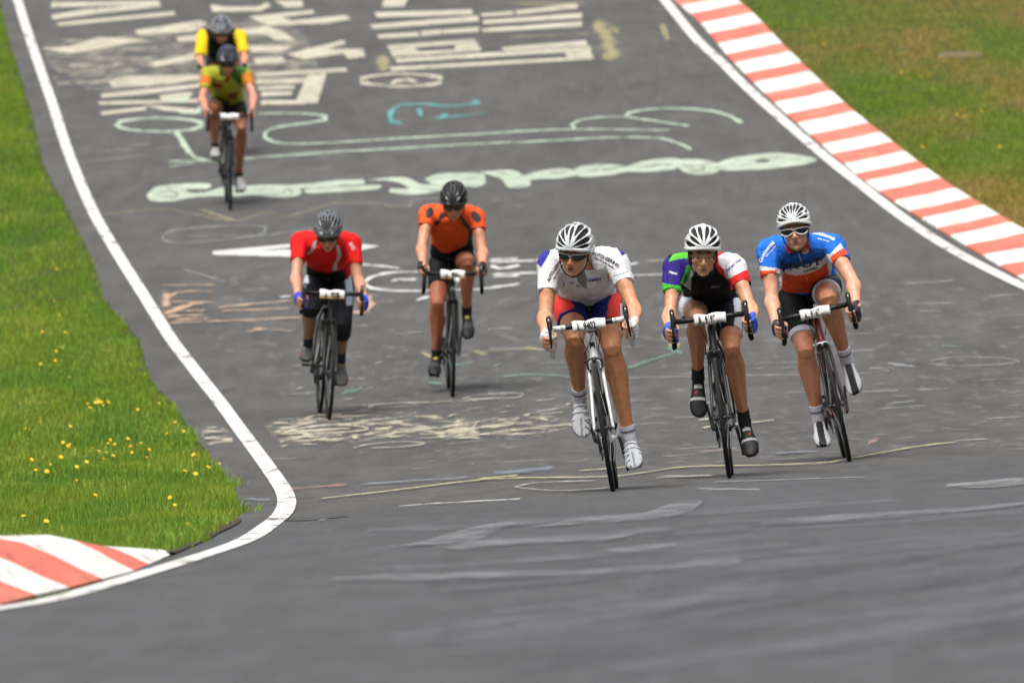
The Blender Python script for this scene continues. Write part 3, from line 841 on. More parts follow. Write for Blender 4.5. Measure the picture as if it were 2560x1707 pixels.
# taller weed tufts along the ragged edge and behind the kerb
tf = []
for i in range(46):
    yy = RNG.uniform(36.5, 72); lx = float(left_limit(yy)); c_ = np.array([lx - abs(RNG.normal(0, 0.16)) + 0.02, yy])
    tf.append(c_ + RNG.normal(0, 1, (70, 2)) * np.array([0.030, 0.11]))
for i in range(30):
    yy = RNG.uniform(37, 44); lx = float(left_limit(yy)); c_ = np.array([lx - 0.03 - abs(RNG.normal(0, 0.1)), yy])
    tf.append(c_ + RNG.normal(0, 1, (60, 2)) * np.array([0.03, 0.12]))
blades("grass", np.concatenate(tf), 0.085, 0.0048, cv_left, M_gl, "taller weed tufts along the ragged left verge edge", lean=0.75, seed=7, tall=False)

def right_lim(y):
    return np.interp(y, kerb_out[::-1, 1][np.argsort(kerb_out[::-1, 1])], kerb_out[::-1, 0][np.argsort(kerb_out[::-1, 1])])
n = 120000
y = RNG.uniform(kerb_out[:, 1].min() - 2, 135, n); u_ = RNG.uniform(0, 1, n)
lim = right_lim(y) + 0.03
xr = (1280 / FPX) * y + 0.5
x = lim + u_ * (xr - lim)
pu, pv = proj(np.stack([x, y, gz(x, y)], -1))
ok = (xr > lim) & ~((np.abs(pu - 2402) < 62) & (np.abs(pv - 140 + np.sin(pu * .15) * 2) < 7) & (np.sin(pu * 1.7 + pv) > -0.5)) & (x - lim > 0.03 * np.sin(y * 4) + RNG.exponential(0.02, n) - 0.01)
blades("grass", np.stack([x, y], -1)[ok], 0.042, 0.010, cv_right, M_gr, "short half dry verge grass behind the right kerb", lean=0.6, seed=5)

dm, nt_, bs_ = mat("bare_earth")
nn_ = noise_tex(nt_, coords(nt_), 12.0, 5, 0.7)
nt_.links.new(ramp(nt_, nn_, [(0.3, (0.08, 0.07, 0.03)), (0.55, (0.13, 0.10, 0.05)), (0.75, (0.19, 0.14, 0.08))]), bs_.inputs["Base Color"]); bs_.inputs["Roughness"].default_value = 0.95
def earth(name, poly, label, m_, rock=True):
    Q = Marks(); Q.fill(poly, 1.0); U = np.array(Q.polys, float).reshape(-1, 2); G_ = ground(U[:, 0], U[:, 1]); G_[:, 2] += 0.011
    o = new_obj(name, G_, np.arange(len(G_), dtype=np.int32).reshape(-1, 4), [m_]); tag(o, label, kind="structure"); return o
earth("bare_earth", [(2340, 136), (2380, 132), (2440, 133), (2462, 140), (2430, 147), (2370, 147), (2344, 144)], "bare brown earth patch in the right verge", dm)
em_ = solid("damp_soil", (0.035, 0.026, 0.018), 0.95, var=0.5, scale=60)
earth("soil", [(372, 1378), (440, 1372), (486, 1352), (520, 1332), (560, 1312), (604, 1300), (596, 1312), (560, 1330), (520, 1352), (470, 1374), (436, 1386)], "dark soil along the tip of the left verge", em_)
cb = MB_later = None
# ------------------------------------------------------------------ mesh builder
def vec(*a): return np.array(a, float)
def unit(a):
    a = np.asarray(a, float); n = np.linalg.norm(a); return a / (n if n > 1e-9 else 1.0)

class MB:
    def __init__(s): s.V = []; s.F = []; s.M = []; s.n = 0
    def add(s, V, F, mi=0):
        V = np.asarray(V, float).reshape(-1, 3)
        s.V.append(V); s.F += [tuple(i + s.n for i in f) for f in F]; s.M += [mi] * len(F); s.n += len(V); return s
    def loft(s, C, A, B=None, side=(1, 0, 0), seg=14, mi=0, sub=0, caps=True, pw=2.0):
        C = np.asarray(C, float); n = len(C)
        A = np.broadcast_to(np.asarray(A, float), (n,)).copy(); B = A.copy() if B is None else np.broadcast_to(np.asarray(B, float), (n,)).copy()
        S = np.asarray(side, float); S = np.tile(S, (n, 1)) if S.ndim == 1 else S
        if sub:
            X = np.c_[C, A, B, S]; out = []
            for i in range(n - 1):
                p0, p1, p2, p3 = X[max(i - 1, 0)], X[i], X[i + 1], X[min(i + 2, n - 1)]
                for j in range(sub):
                    t = j / sub
                    q = 0.5 * ((2 * p1) + (p2 - p0) * t + (2 * p0 - 5 * p1 + 4 * p2 - p3) * t * t + (3 * p1 - p0 - 3 * p2 + p3) * t ** 3)
                    out.append(q)
            out.append(X[-1]); X = np.array(out); C, A, B, S = X[:, :3], np.abs(X[:, 3]), np.abs(X[:, 4]), X[:, 5:]; n = len(C)
        T = np.gradient(C, axis=0)
        ph = np.linspace(0, 2 * np.pi, seg, endpoint=False)
        c_, s_ = np.cos(ph), np.sin(ph)
        if pw != 2.0:
            c_ = np.sign(c_) * np.abs(c_) ** (2 / pw); s_ = np.sign(s_) * np.abs(s_) ** (2 / pw)
        V = []
        prev = None
        for i in range(n):
            t = unit(T[i]); sd = S[i] - (S[i] @ t) * t
            if np.linalg.norm(sd) < 1e-4: sd = prev if prev is not None else np.cross(t, [0.3, 0.2, 0.9])
            sd = unit(sd); prev = sd; nn = np.cross(t, sd)
            V.append(C[i] + np.outer(c_, sd) * A[i] + np.outer(s_, nn) * B[i])
        V = np.concatenate(V); F = []
        for i in range(n - 1):
            for j in range(seg):
                k = (j + 1) % seg
                F.append((i * seg + j, i * seg + k, (i + 1) * seg + k, (i + 1) * seg + j))
        if caps:
            F.append(tuple(range(seg))[::-1]); F.append(tuple((n - 1) * seg + j for j in range(seg)))
        return s.add(V, F, mi)
    def tube(s, C, r, seg=8, mi=0, sub=0):
        C = np.asarray(C, float); d = unit(C[-1] - C[0])
        side = np.cross(d, [0.13, 0.21, 0.97]) if abs(d[2]) < 0.9 else np.array([1.0, 0.05, 0])
        return s.loft(C, r, None, side, seg, mi, sub)
    def ell(s, c, r, R=None, nu=14, nv=9, mi=0):
        th = np.linspace(0, np.pi, nv); ph = np.linspace(0, 2 * np.pi, nu, endpoint=False)
        V = [(0, 0, 1)]
        for t in th[1:-1]:
            for p in ph: V.append((math.sin(t) * math.cos(p), math.sin(t) * math.sin(p), math.cos(t)))
        V.append((0, 0, -1)); V = np.array(V) * np.asarray(r, float)
        if R is not None: V = V @ np.asarray(R).T
        F = [(0, 1 + j, 1 + (j + 1) % nu) for j in range(nu)]
        for i in range(nv - 3):
            for j in range(nu):
                a = 1 + i * nu + j; b = 1 + i * nu + (j + 1) % nu
                F.append((a, a + nu, b + nu, b))
        l = len(V) - 1; o = 1 + (nv - 3) * nu
        F += [(l, o + (j + 1) % nu, o + j) for j in range(nu)]
        return s.add(V + np.asarray(c, float), F, mi)
    def box(s, c, size, R=None, mi=0, bev=0.0):
        a, b, d = [x / 2 for x in size]
        V = np.array([(x, y, z_) for x in (-a, a) for y in (-b, b) for z_ in (-d, d)])
        if R is not None: V = V @ np.asarray(R).T
        return s.add(V + np.asarray(c, float), [(0, 1, 3, 2), (4, 6, 7, 5), (0, 4, 5, 1), (2, 3, 7, 6), (0, 2, 6, 4), (1, 5, 7, 3)], mi)
    def lathe(s, prof, c, seg=48, mi=0, closed=True):
        """revolve (x, r) about the local x axis"""
        P = np.array(prof, float); m = len(P); V = []
        for t in np.linspace(0, 2 * np.pi, seg, endpoint=False):
            V += [(x, r * math.cos(t), r * math.sin(t)) for x, r in P]
        F = []
        for i in range(seg):
            k = (i + 1) % seg
            for j in range(m if closed else m - 1):
                jj = (j + 1) % m
                F.append((i * m + j, i * m + jj, k * m + jj, k * m + j))
        return s.add(np.array(V) + np.asarray(c, float), F, mi)
    def arrays(s): return np.concatenate(s.V), s.F
    def mesh(s, name, mats, smooth=True, recalc=True):
        V, F = s.arrays()
        me = new_mesh(name, V, F, mats, smooth=smooth, fmat=s.M)
        if recalc:
            bm = bmesh.new(); bm.from_mesh(me); bmesh.ops.recalc_face_normals(bm, faces=bm.faces); bm.to_mesh(me); bm.free()
        if smooth:
            me.set_sharp_from_angle(angle=math.radians(50))
        return me

def remesh(mb, voxel, it=3, fac=0.5):
    me = mb.mesh("tmp", [], recalc=True)
    o = bpy.data.objects.new("tmp", me); scene.collection.objects.link(o)
    m = o.modifiers.new("r", 'REMESH'); m.mode = 'VOXEL'; m.voxel_size = voxel
    if it:
        sm = o.modifiers.new("s", 'SMOOTH'); sm.factor = fac; sm.iterations = it
    ev = o.evaluated_get(bpy.context.evaluated_depsgraph_get()); em = ev.to_mesh()
    n = len(em.vertices); V = np.empty(n * 3, np.float32); em.vertices.foreach_get("co", V)
    nl = len(em.loops); L = np.empty(nl, np.int32); em.loops.foreach_get("vertex_index", L)
    ls = np.empty(len(em.polygons), np.int32); em.polygons.foreach_get("loop_start", ls)
    lt = np.empty(len(em.polygons), np.int32); em.polygons.foreach_get("loop_total", lt)
    Nn = np.empty(n * 3, np.float32); em.vertices.foreach_get("normal", Nn)
    ev.to_mesh_clear(); bpy.data.objects.remove(o); bpy.data.meshes.remove(me)
    q = lt == 4
    F = L[(ls[q][:, None] + np.arange(4)[None, :])]
    return V.reshape(-1, 3).astype(float), F, Nn.reshape(-1, 3).astype(float)

def in_poly(u, v, P):
    P = np.asarray(P, float); r = np.zeros(len(u), bool)
    for i in range(len(P)):
        a, b = P[i], P[(i + 1) % len(P)]
        c = ((a[1] <= v) != (b[1] <= v))
        with np.errstate(divide='ignore', invalid='ignore'):
            x = a[0] + (v - a[1]) / (b[1] - a[1]) * (b[0] - a[0])
        r ^= c & (u < x)
    return r

# ------------------------------------------------------------------ shared materials
def cloth_mat(name="jersey_cloth", rough=0.75, wr=0.35):
    m, nt, bs = mat(name)
    at = nt.nodes.new("ShaderNodeAttribute"); at.attribute_name = "Col"
    n = noise_tex(nt, coords(nt), 22.0, 3); f = noise_tex(nt, coords(nt), 260.0, 2)
    c = mixc(nt, 1.0, at.outputs["Color"], ramp(nt, f, [(0.3, (0.88,) * 3), (0.7, (1.05,) * 3)]), 'MULTIPLY')
    nt.links.new(c, bs.inputs["Base Color"]); bs.inputs["Roughness"].default_value = rough
    bs.inputs["Specular IOR Level"].default_value = 0.18
    n2 = noise_tex(nt, coords(nt, (1.0, 1.0, 2.4)), 34.0, 4, 0.6)
    ad = N(nt, "ShaderNodeMath", operation='ADD'); nt.links.new(n, ad.inputs[0]); nt.links.new(n2, ad.inputs[1])
    bump(nt, bs, ad.outputs[0], wr, 0.03)
    return m
M_cloth = cloth_mat(wr=0.28)
M_shorts = cloth_mat("lycra", 0.6, 0.3)
def skin_mat():
    m, nt, bs = mat("skin")
    at = nt.nodes.new("ShaderNodeAttribute"); at.attribute_name = "Col"
    n = noise_tex(nt, coords(nt), 35.0, 4)
    c = mixc(nt, 1.0, at.outputs["Color"], ramp(nt, n, [(0.3, (0.86, 0.82, 0.82)), (0.7, (1.1, 1.1, 1.1))]), 'MULTIPLY')
    nt.links.new(c, bs.inputs["Base Color"]); bs.inputs["Roughness"].default_value = 0.42
    bs.inputs["Specular IOR Level"].default_value = 0.4
    bump(nt, bs, noise_tex(nt, coords(nt, (1, 1, .5)), 28.0, 3), 0.35, 0.012)
    bs.inputs["Subsurface Weight"].default_value = 0.12
    bs.inputs["Subsurface Radius"].default_value = (0.02, 0.008, 0.004); bs.inputs["Subsurface Scale"].default_value = 0.5
    return m
M_skin = skin_mat()
_mc = {}
def MS(name, col, rough=0.5, metal=0.0, **kw):
    k = (name, tuple(round(c, 3) for c in col[:3]), rough, metal)
    if k not in _mc: _mc[k] = solid(name, col, rough, metal, **kw)
    return _mc[k]
BLACK = (0.012, 0.012, 0.013); RUB = (0.018, 0.018, 0.018); STEEL = (0.45, 0.45, 0.46); WHITE = (0.75, 0.75, 0.74)
M_rubber = MS("tyre_rubber", RUB, 0.8, spec=0.2)
M_rim = MS("black_rim", (0.012, 0.012, 0.013), 0.45, 0.0, spec=0.3)
M_steel = MS("steel", STEEL, 0.3, 1.0)
M_dark = MS("dark_metal", (0.03, 0.03, 0.033), 0.4, 0.3, spec=0.4)
M_blackp = MS("black_plastic", BLACK, 0.45, spec=0.3)
M_tapeb = MS("black_tape", (0.012, 0.012, 0.012), 0.75, spec=0.2)
M_tapew = MS("white_tape", (0.70, 0.70, 0.68), 0.6)
M_plate = MS("paper_plate", (0.80, 0.80, 0.77), 0.5, var=0.03)
M_ink = MS("black_ink", (0.01, 0.01, 0.01), 0.6)
M_lens = MS("dark_lens", (0.010, 0.013, 0.022), 0.08, spec=0.8)

# ------------------------------------------------------------------ lettering
_fc = {}
def text_mesh(s, bold=0.02, sx=1.0):
    key = (s, bold, sx)
    if key in _fc: return _fc[key]
    cu = bpy.data.curves.new("t", 'FONT'); cu.body = s; cu.resolution_u = 3; cu.offset = bold; cu.fill_mode = 'FRONT'
    o = bpy.data.objects.new("t", cu); scene.collection.objects.link(o)
    me = bpy.data.meshes.new_from_object(o.evaluated_get(bpy.context.evaluated_depsgraph_get()))
    V = np.array([v.co[:] for v in me.vertices]); F = [tuple(p.vertices) for p in me.polygons]
    bpy.data.objects.remove(o); bpy.data.curves.remove(cu); bpy.data.meshes.remove(me)
    x0, x1 = V[:, 0].min(), V[:, 0].max(); y0, y1 = 0.0, 0.72
    V = np.c_[(V[:, 0] - x0) / (x1 - x0), (V[:, 1] - y0) / (y1 - y0)]
    _fc[key] = (V, F, (x1 - x0) / (y1 - y0)); return _fc[key]

def sew_text(s, p0, p1, hgt, trees, m, parent, root, bold=0.03, bow=0.0, name="lettering"):
    """letters sewn on a garment: baseline p0->p1 (photograph pixels), cap height hgt"""
    V, F, asp = text_mesh(s, bold)
    p0 = np.array(p0, float); p1 = np.array(p1, float); d = p1 - p0; L = np.linalg.norm(d); d /= L; nr = np.array([d[1], -d[0]])
    P = p0 + np.outer(V[:, 0] * L, d) + np.outer(V[:, 1] * hgt + bow * 4 * V[:, 0] * (1 - V[:, 0]), nr)
    stick(P, F, trees, m, parent, root, name)

def stick(P, F, trees, m, parent, root, name, off=0.003):
    out = []; good = []
    for (u, v) in P:
        d = (unproj(u, v, 60.0) - Vector((0, 0, CAMZ))).normalized()
        best = None
        for t in trees:
            h = t.ray_cast(Vector((0, 0, CAMZ)), d, 400)
            if h[0] is not None and (best is None or h[3] < best[1]): best = (h[0] - d * off, h[3])
        good.append(best is not None); out.append(best[0] if best else Vector((0, 0, 0)))
    F2 = [f for f in F if all(good[i] for i in f)]
    if not F2: return
    used = sorted({i for f in F2 for i in f}); mp = {i: k for k, i in enumerate(used)}
    Vv = np.array([out[i][:] for i in used]) - np.array(root.location)
    new_obj(name, Vv, [tuple(mp[i] for i in f) for f in F2], [m], parent=parent, smooth=False)

def disc_grid(cx, cy, rx, ry, ang, k=1.0, n=20):
    P = [(cx, cy)]; F = []
    c, s_ = math.cos(ang), math.sin(ang)
    for r in (0.5, 1.0):
        for i in range(n):
            a = 2 * math.pi * i / n; x, y = rx * r * math.cos(a), ry * r * math.sin(a)
            P.append((cx + x * c - y * s_, cy + x * s_ + y * c))
    for i in range(n):
        j = (i + 1) % n
        F.append((0, 1 + i, 1 + j)); F.append((1 + i, 1 + n + i, 1 + n + j, 1 + j))
    return P, F

# ------------------------------------------------------------------ bicycle
AXF = vec(0, 0, 0.334); AXR = vec(0, 0.985, 0.334); BBC = vec(0, 0.585, 0.270)
GRIP = {"drops": vec(0.208, 0.030, 0.822), "hoods": vec(0.203, 0.020, 0.905)}
MCACHE = {}
def cmesh(key, fn, mats):
    k = (key, tuple(m.name for m in mats))
    if k not in MCACHE: MCACHE[k] = fn().mesh(key, mats)
    return MCACHE[k]

def tyre_mb():
    b = MB(); b.lathe([(0.0130 * math.cos(a), 0.3235 + 0.0125 * math.sin(a)) for a in np.linspace(0, 2 * np.pi, 12, endpoint=False)], (0, 0, 0), 72); return b
def rim_mb(depth=0.044):
    b = MB(); r1 = 0.316; b.lathe([(-0.0095, r1), (-0.010, r1 - 0.012), (-0.005, r1 - depth), (0.005, r1 - depth), (0.010, r1 - 0.012), (0.0095, r1)], (0, 0, 0), 72); return b
def hub_mb(w=0.045):
    b = MB(); b.lathe([(-w, 0.004), (-w, 0.012), (-w * .8, 0.012), (-w * .75, 0.022), (-w * .65, 0.022), (-w * .5, 0.011), (w * .5, 0.011), (w * .65, 0.022), (w * .75, 0.022), (w * .8, 0.012), (w, 0.012), (w, 0.004)], (0, 0, 0), 20); return b
def spokes_mb(n=20, w=0.03):
    b = MB()
    for i in range(n):
        a = 2 * math.pi * i / n; a2 = a + (0.35 if i % 4 < 2 else -0.35); sx = w if i % 2 else -w
        b.tube([(sx, 0.02 * math.cos(a2), 0.02 * math.sin(a2)), (0, 0.295 * math.cos(a), 0.295 * math.sin(a))], 0.0011, 5)
    return b

def bicycle(spec, M, pedals, root_name="bicycle"):
    root = bpy.data.objects.new(root_name, None); scene.collection.objects.link(root)
    root.matrix_world = M
    tag(root, spec["bike_label"], "bicycle", "road bicycles ridden in the race")
    MF = MS("frame_paint_" + spec["key"], spec["frame"], 0.25, coat=0.6 if spec["frame"][0] > 0.1 else 0.1, spec=0.35)
    MK = MS("fork_paint_" + spec["key"], spec.get("fork", spec["frame"]), 0.3, coat=0.5 if spec.get("fork", spec["frame"])[0] > 0.1 else 0.1, spec=0.35)
    def part(name, mb_or_me, mats, parent=root, loc=None, label=None):
        me = mb_or_me if isinstance(mb_or_me, bpy.types.Mesh) else mb_or_me.mesh(name, mats)
        o = bpy.data.objects.new(name, me); scene.collection.objects.link(o); o.parent = parent
        if loc is not None: o.location = loc
        if label: o["label"] = label
        return o
    for ax, nm, w in ((AXF, "front_wheel", 0.045), (AXR, "rear_wheel", 0.062)):
        t = part(nm, cmesh("tyre", tyre_mb, [M_rubber]), [M_rubber], loc=Vector(ax))
        part("rim", cmesh("rim", rim_mb, [spec.get("rim", M_rim)]), [], t)
        part("hub", cmesh("hub" + nm, lambda: hub_mb(w), [M_dark]), [], t)
        part("spokes", cmesh("spokes" + nm, lambda: spokes_mb(20, w * .7), [M_steel]), [], t)
    # frame
    b = MB(); hb = vec(0, 0.158, 0.705); ht = vec(0, 0.199, 0.838)
    b.loft([hb, (hb + ht) / 2, ht], [0.025, 0.021, 0.023], [0.028, 0.024, 0.024], seg=16, sub=3)
    sc = vec(0, 0.735, 0.775)
    b.loft([hb + vec(0, 0.012, 0.015), (hb + BBC) / 2, BBC], [0.024, 0.021, 0.026], [0.030, 0.026, 0.026], seg=14)
    b.loft([ht - vec(0, -0.01, 0.025), sc + vec(0, -.01, -.01)], [0.018, 0.015], [0.019, 0.016], seg=12)
    b.loft([BBC, sc], [0.018, 0.016], [0.019, 0.017], seg=12)
    for s in (-1, 1):
        b.tube([sc + vec(s * 0.012, 0, -0.02), sc + vec(s * 0.045, 0.07, -0.13), AXR + vec(s * 0.062, -0.005, 0.01)], [0.009, 0.008, 0.007], 8, sub=4)
        b.tube([BBC + vec(s * 0.03, 0.02, 0), BBC + vec(s * 0.05, 0.12, 0.015), AXR + vec(s * 0.062, -0.01, 0)], [0.013, 0.010, 0.008], 8, sub=4)
        b.lathe([(-0.003, 0.004), (-0.003, 0.016), (0.003, 0.016), (0.003, 0.004)], AXR + vec(s * 0.064, 0, 0), 12)
    b.lathe([(-0.036, 0.008), (-0.036, 0.021), (0.036, 0.021), (0.036, 0.008)], BBC, 20)
    fr = part("frame", b, [MF])
    em = MB(); em.box(((hb + ht) / 2 + vec(0, -0.024, 0)), (0.028, 0.004, 0.040), mi=0)
    if spec.get("emblem"): part("head_badge", em, [spec["emblem"]], fr)
    b = MB()
    b.ell(hb + vec(0, -0.002, -0.012), (0.030, 0.026, 0.020))
    for s in (-1, 1):
        b.loft([hb + vec(s * 0.018, -0.005, -0.012), hb + vec(s * 0.033, -0.012, -0.055), vec(s * 0.040, 0.085, 0.52), vec(s * 0.047, 0.02, 0.40), AXF + vec(s * 0.050, 0, 0)],
               [0.012, 0.011, 0.0095, 0.008, 0.008], [0.016, 0.018, 0.014, 0.010, 0.008], seg=10, sub=5)
    part("fork", b, [MK])
    # front brake with its cable
    b = MB(); c0 = hb + vec(0, -0.036, -0.012)
    b.ell(c0, (0.012, 0.012, 0.014))
    for s in (-1, 1):
        b.tube([c0 + vec(s * 0.004, -.002, 0.012), c0 + vec(s * 0.030, -0.004, 0.006), c0 + vec(s * 0.040, -0.006, -0.022), c0 + vec(s * 0.034, -0.006, -0.045)], [0.0055, 0.006, 0.006, 0.005], 8, sub=4)
        b.box(c0 + vec(s * 0.026, 0.004, -0.048), (0.012, 0.035, 0.010))
    b.ell(c0 + vec(-0.048, -0.002, 0.004), (0.008, 0.006, 0.008)); b.tube([c0 + vec(-0.046, 0, 0.004), c0 + vec(-0.044, 0, 0.05)], 0.003, 6)
    part("brake_caliper", b, [spec.get("brake", M_dark)])
    # stem, bar, tape
    top = ht + vec(0, 0.012, 0.030); cl = vec(0, 0.108, 0.887)
    b = MB(); b.lathe([(-0.02, 0.004), (-0.02, 0.018), (0.02, 0.018), (0.02, 0.004)], (0, 0, 0), 6) if False else None
    b.loft([ht, top], 0.019, seg=14); b.loft([top - vec(0, 0, 0.012), cl], [0.018, 0.019], [0.017, 0.018], seg=12)
    b.lathe([(-0.024, 0.008), (-0.024, 0.022), (0.024, 0.022), (0.024, 0.008)], cl, 20)
    part("stem", b, [spec.get("stem", M_blackp)])
    hbm = MB(); hbm.tube([cl + vec(-0.17, 0, 0), cl + vec(0.17, 0, 0)], 0.0145, 12)
    hbo = part("handlebar", hbm, [M_blackp])
    tw = spec.get("tape_white", False)
    for s in (-1, 1):
        tape = MB()
        P = [cl + vec(s * 0.125, 0, 0), cl + vec(s * 0.165, -0.002, 0), vec(s * 0.192, 0.085, 0.888), vec(s * 0.201, 0.045, 0.886), vec(s * 0.205, 0.012, 0.872), vec(s * 0.207, 0.004, 0.84),
             vec(s * 0.209, 0.016, 0.80), vec(s * 0.211, 0.050, 0.767), vec(s * 0.213, 0.095, 0.752), vec(s * 0.214, 0.135, 0.748)]
        if tw:
            pass
            tape.tube(P, 0.0150, 10, mi=0, sub=4)
        else:
            tape.tube(P, 0.0150, 10, mi=0, sub=4)
        part("bar_tape", tape, [M_tapew if tw else M_tapeb], hbo)
        b = MB()
        b.loft([vec(s * 0.203, 0.055, 0.888), vec(s * 0.203, 0.030, 0.897), vec(s * 0.203, -0.005, 0.902), vec(s * 0.203, -0.030, 0.920), vec(s * 0.203, -0.040, 0.945), vec(s * 0.203, -0.036, 0.958)],
               [0.013, 0.015, 0.014, 0.0135, 0.014, 0.008], [0.014, 0.020, 0.019, 0.017, 0.013, 0.006], seg=12, sub=4)
        h = part("brake_hood", b, [M_blackp], hbo)
        b = MB()
        b.loft([vec(s * 0.203, -0.040, 0.925), vec(s * 0.204, -0.050, 0.895), vec(s * 0.206, -0.050, 0.85), vec(s * 0.209, -0.040, 0.81), vec(s * 0.211, -0.030, 0.790)],
               [0.009, 0.0085, 0.0075, 0.006, 0.005], [0.007, 0.006, 0.005, 0.005, 0.004], seg=10, sub=4)
        b.ell(vec(s * 0.203, -0.050, 0.932), (0.008, 0.006, 0.012), mi=1)
        part("brake_lever", b, [M_dark, M_steel], h)
    # cables
    b = MB()
    for s in (-1, 1):
        b.tube([cl + vec(s * 0.03, -0.014, -0.008), cl + vec(s * 0.055, -0.045, -0.05), cl + vec(s * 0.035, -0.03, -0.12), hb + vec(s * 0.026, -0.01, 0.035)], 0.0022, 6, sub=6)
    b.tube([cl + vec(0.05, -0.014, -0.008), cl + vec(0.01, -0.05, -0.06), cl + vec(-0.042, -0.02, -0.15), c0 + vec(-0.046, 0, 0.05)], 0.0022, 6, sub=6)
    part("cables", b, [M_blackp])
    # race number wrapped over the bar
    if spec.get("plate", True):
        pv = []; pf = []; nxp = 14; tilt = spec.get("plate_tilt", 0.0)
        prof = [(0.021, -0.012), (0.016, 0.016), (0.0, 0.024), (-0.018, 0.019), (-0.026, 0.004), (-0.027, -0.014), (-0.022, -0.032)]
        for i in range(nxp):
            x = -0.088 + 0.176 * i / (nxp - 1)
            bl = 1.0 + 0.10 * math.sin(i * 1.7) * 0.5
            for (yy, zz) in prof:
                pv.append(cl + vec(x, yy * bl, zz * (1.05 + 0.08 * math.sin(i * 0.9 + 1)) + 0.003 * math.sin(i * 0.8)))
        m_ = len(prof)
        pf = [(i * m_ + j, i * m_ + j + 1, (i + 1) * m_ + j + 1, (i + 1) * m_ + j) for i in range(nxp - 1) for j in range(m_ - 1)]
        pm = MB(); pm.add(pv, pf)
        pl = part("number_plate", pm, [spec.get("plate_mat", M_plate)])
        sol = pl.modifiers.new("t", 'SOLIDIFY'); sol.thickness = 0.0012
        if spec.get("plate_edge"):
            e = MB(); e.box(cl + vec(0, -0.0245, -0.033), (0.176, 0.006, 0.005)); part("plate_border", e, [spec["plate_edge"]], pl)
        for txt, xa, xb in spec["plate_text"]:
            V, F, asp = text_mesh(txt, 0.035)
            x = xa + (xb - xa) * V[:, 0]; zt = -0.025 + 0.040 * V[:, 1]
            yy = np.interp(zt, [-0.032, -0.014, 0.004, 0.019], [-0.022, -0.027, -0.026, -0.018]) * 1.06 - 0.0025
            me = new_mesh("number", np.stack([x, cl[1] + yy, cl[2] + zt], -1), F, [M_ink], smooth=False)
            part("number", me, [], pl)
    if spec.get("headlamp"):
        b = MB(); hp = cl + vec(0.036, -0.030, -0.052); b.ell(hp, (0.024, 0.020, 0.027)); b.tube([hp + vec(-0.01, 0.01, 0.02), cl + vec(0.025, 0, -0.01)], 0.007, 8)
        part("headlamp", b, [MS("lamp_white", (0.78, 0.78, 0.76), 0.3)])
    # saddle and post
    b = MB(); b.tube([sc - vec(0, 0.01, 0.05), vec(0, 0.775, 0.945)], 0.0136, 12); part("seat_post", b, [M_blackp])
    b = MB(); sz = 0.968
    b.loft([vec(0, 0.655, sz - .006), vec(0, 0.68, sz), vec(0, 0.74, sz), vec(0, 0.80, sz + .002), vec(0, 0.87, sz + .006), vec(0, 0.925, sz + .008), vec(0, 0.94, sz + .004)],
           [0.012, 0.021, 0.026, 0.042, 0.066, 0.068, 0.05], [0.010, 0.016, 0.018, 0.019, 0.020, 0.020, 0.012], seg=16, sub=4)
    part("saddle", b, [M_blackp])
    # drive train (the rider's right = image left = -x)
    for s, key in ((-1, "L"), (1, "R")):
        pd = pedals[key]
        b = MB()
        b.loft([BBC + vec(s * 0.055, 0, 0), BBC + vec(s * 0.066, 0, 0) * 1.0 + (pd - BBC) * vec(0, .06, .06), (BBC * 0.5 + pd * 0.5) * vec(0, 1, 1) + vec(s * 0.074, 0, 0), pd * vec(0, 1, 1) + vec(s * 0.084, 0, 0)],
               [0.009, 0.010, 0.008, 0.007], [0.016, 0.016, 0.012, 0.011], seg=10, sub=3)
        b.lathe([(-0.008, 0.003), (-0.008, 0.012), (0.008, 0.012), (0.008, 0.003)], pd * vec(0, 1, 1) + vec(s * 0.084, 0, 0), 12)
        ck = part("crank_arm", b, [spec.get("crank", M_dark)])
        b = MB(); b.tube([pd * vec(0, 1, 1) + vec(s * 0.088, 0, 0), pd * vec(0, 1, 1) + vec(s * 0.150, 0, 0)], 0.006, 8)
        b.box(pd * vec(0, 1, 1) + vec(s * 0.128, 0, 0.003), (0.052, 0.060, 0.014))
        part("pedal", b, [M_blackp], ck)
    b = MB()
    for x, r in ((-0.043, 0.105), (-0.051, 0.080)):
        pr = [(x - 0.0012, r - 0.018), (x - 0.0012, r), (x + 0.0012, r), (x + 0.0012, r - 0.018)]
        b.lathe(pr, BBC, 40)
    for i in range(5):
        a = i * 2 * math.pi / 5; b.tube([BBC + vec(-0.045, 0, 0), BBC + vec(-0.047, 0.068 * math.cos(a), 0.068 * math.sin(a))], 0.006, 6)
    part("chainrings", b, [M_dark])
    b = MB()
    for r, x in ((0.045, -0.024), (0.040, -0.029), (0.035, -0.034), (0.030, -0.039), (0.027, -0.044)):
        b.lathe([(x - .0012, 0.012), (x - .0012, r), (x + .0012, r), (x + .0012, 0.012)], AXR, 28)
    part("cassette", b, [M_steel])
    b = MB()
    b.tube([BBC + vec(-0.043, 0.0, 0.103), AXR + vec(-0.034, 0, 0.036)], 0.0042, 6); b.tube([BBC + vec(-0.043, 0.0, -0.103), AXR + vec(-0.036, -0.01, -0.115)], 0.0042, 6)
    b.tube([AXR + vec(-0.036, 0.02, -0.045), AXR + vec(-0.036, -0.012, -0.115)], 0.0042, 6)
    part("chain", b, [M_dark])
    b = MB(); b.box(AXR + vec(-0.068, 0.01, -0.035), (0.020, 0.035, 0.035)); b.loft([AXR + vec(-0.050, 0.015, -0.045), AXR + vec(-0.044, -0.012, -0.118)], 0.006, 0.013, seg=8)
    b.lathe([(-.004, .003), (-.004, .020), (.004, .020), (.004, .003)], AXR + vec(-0.038, 0.02, -0.048), 14); b.lathe([(-.004, .003), (-.004, .020), (.004, .020), (.004, .003)], AXR + vec(-0.038, -0.012, -0.115), 14)
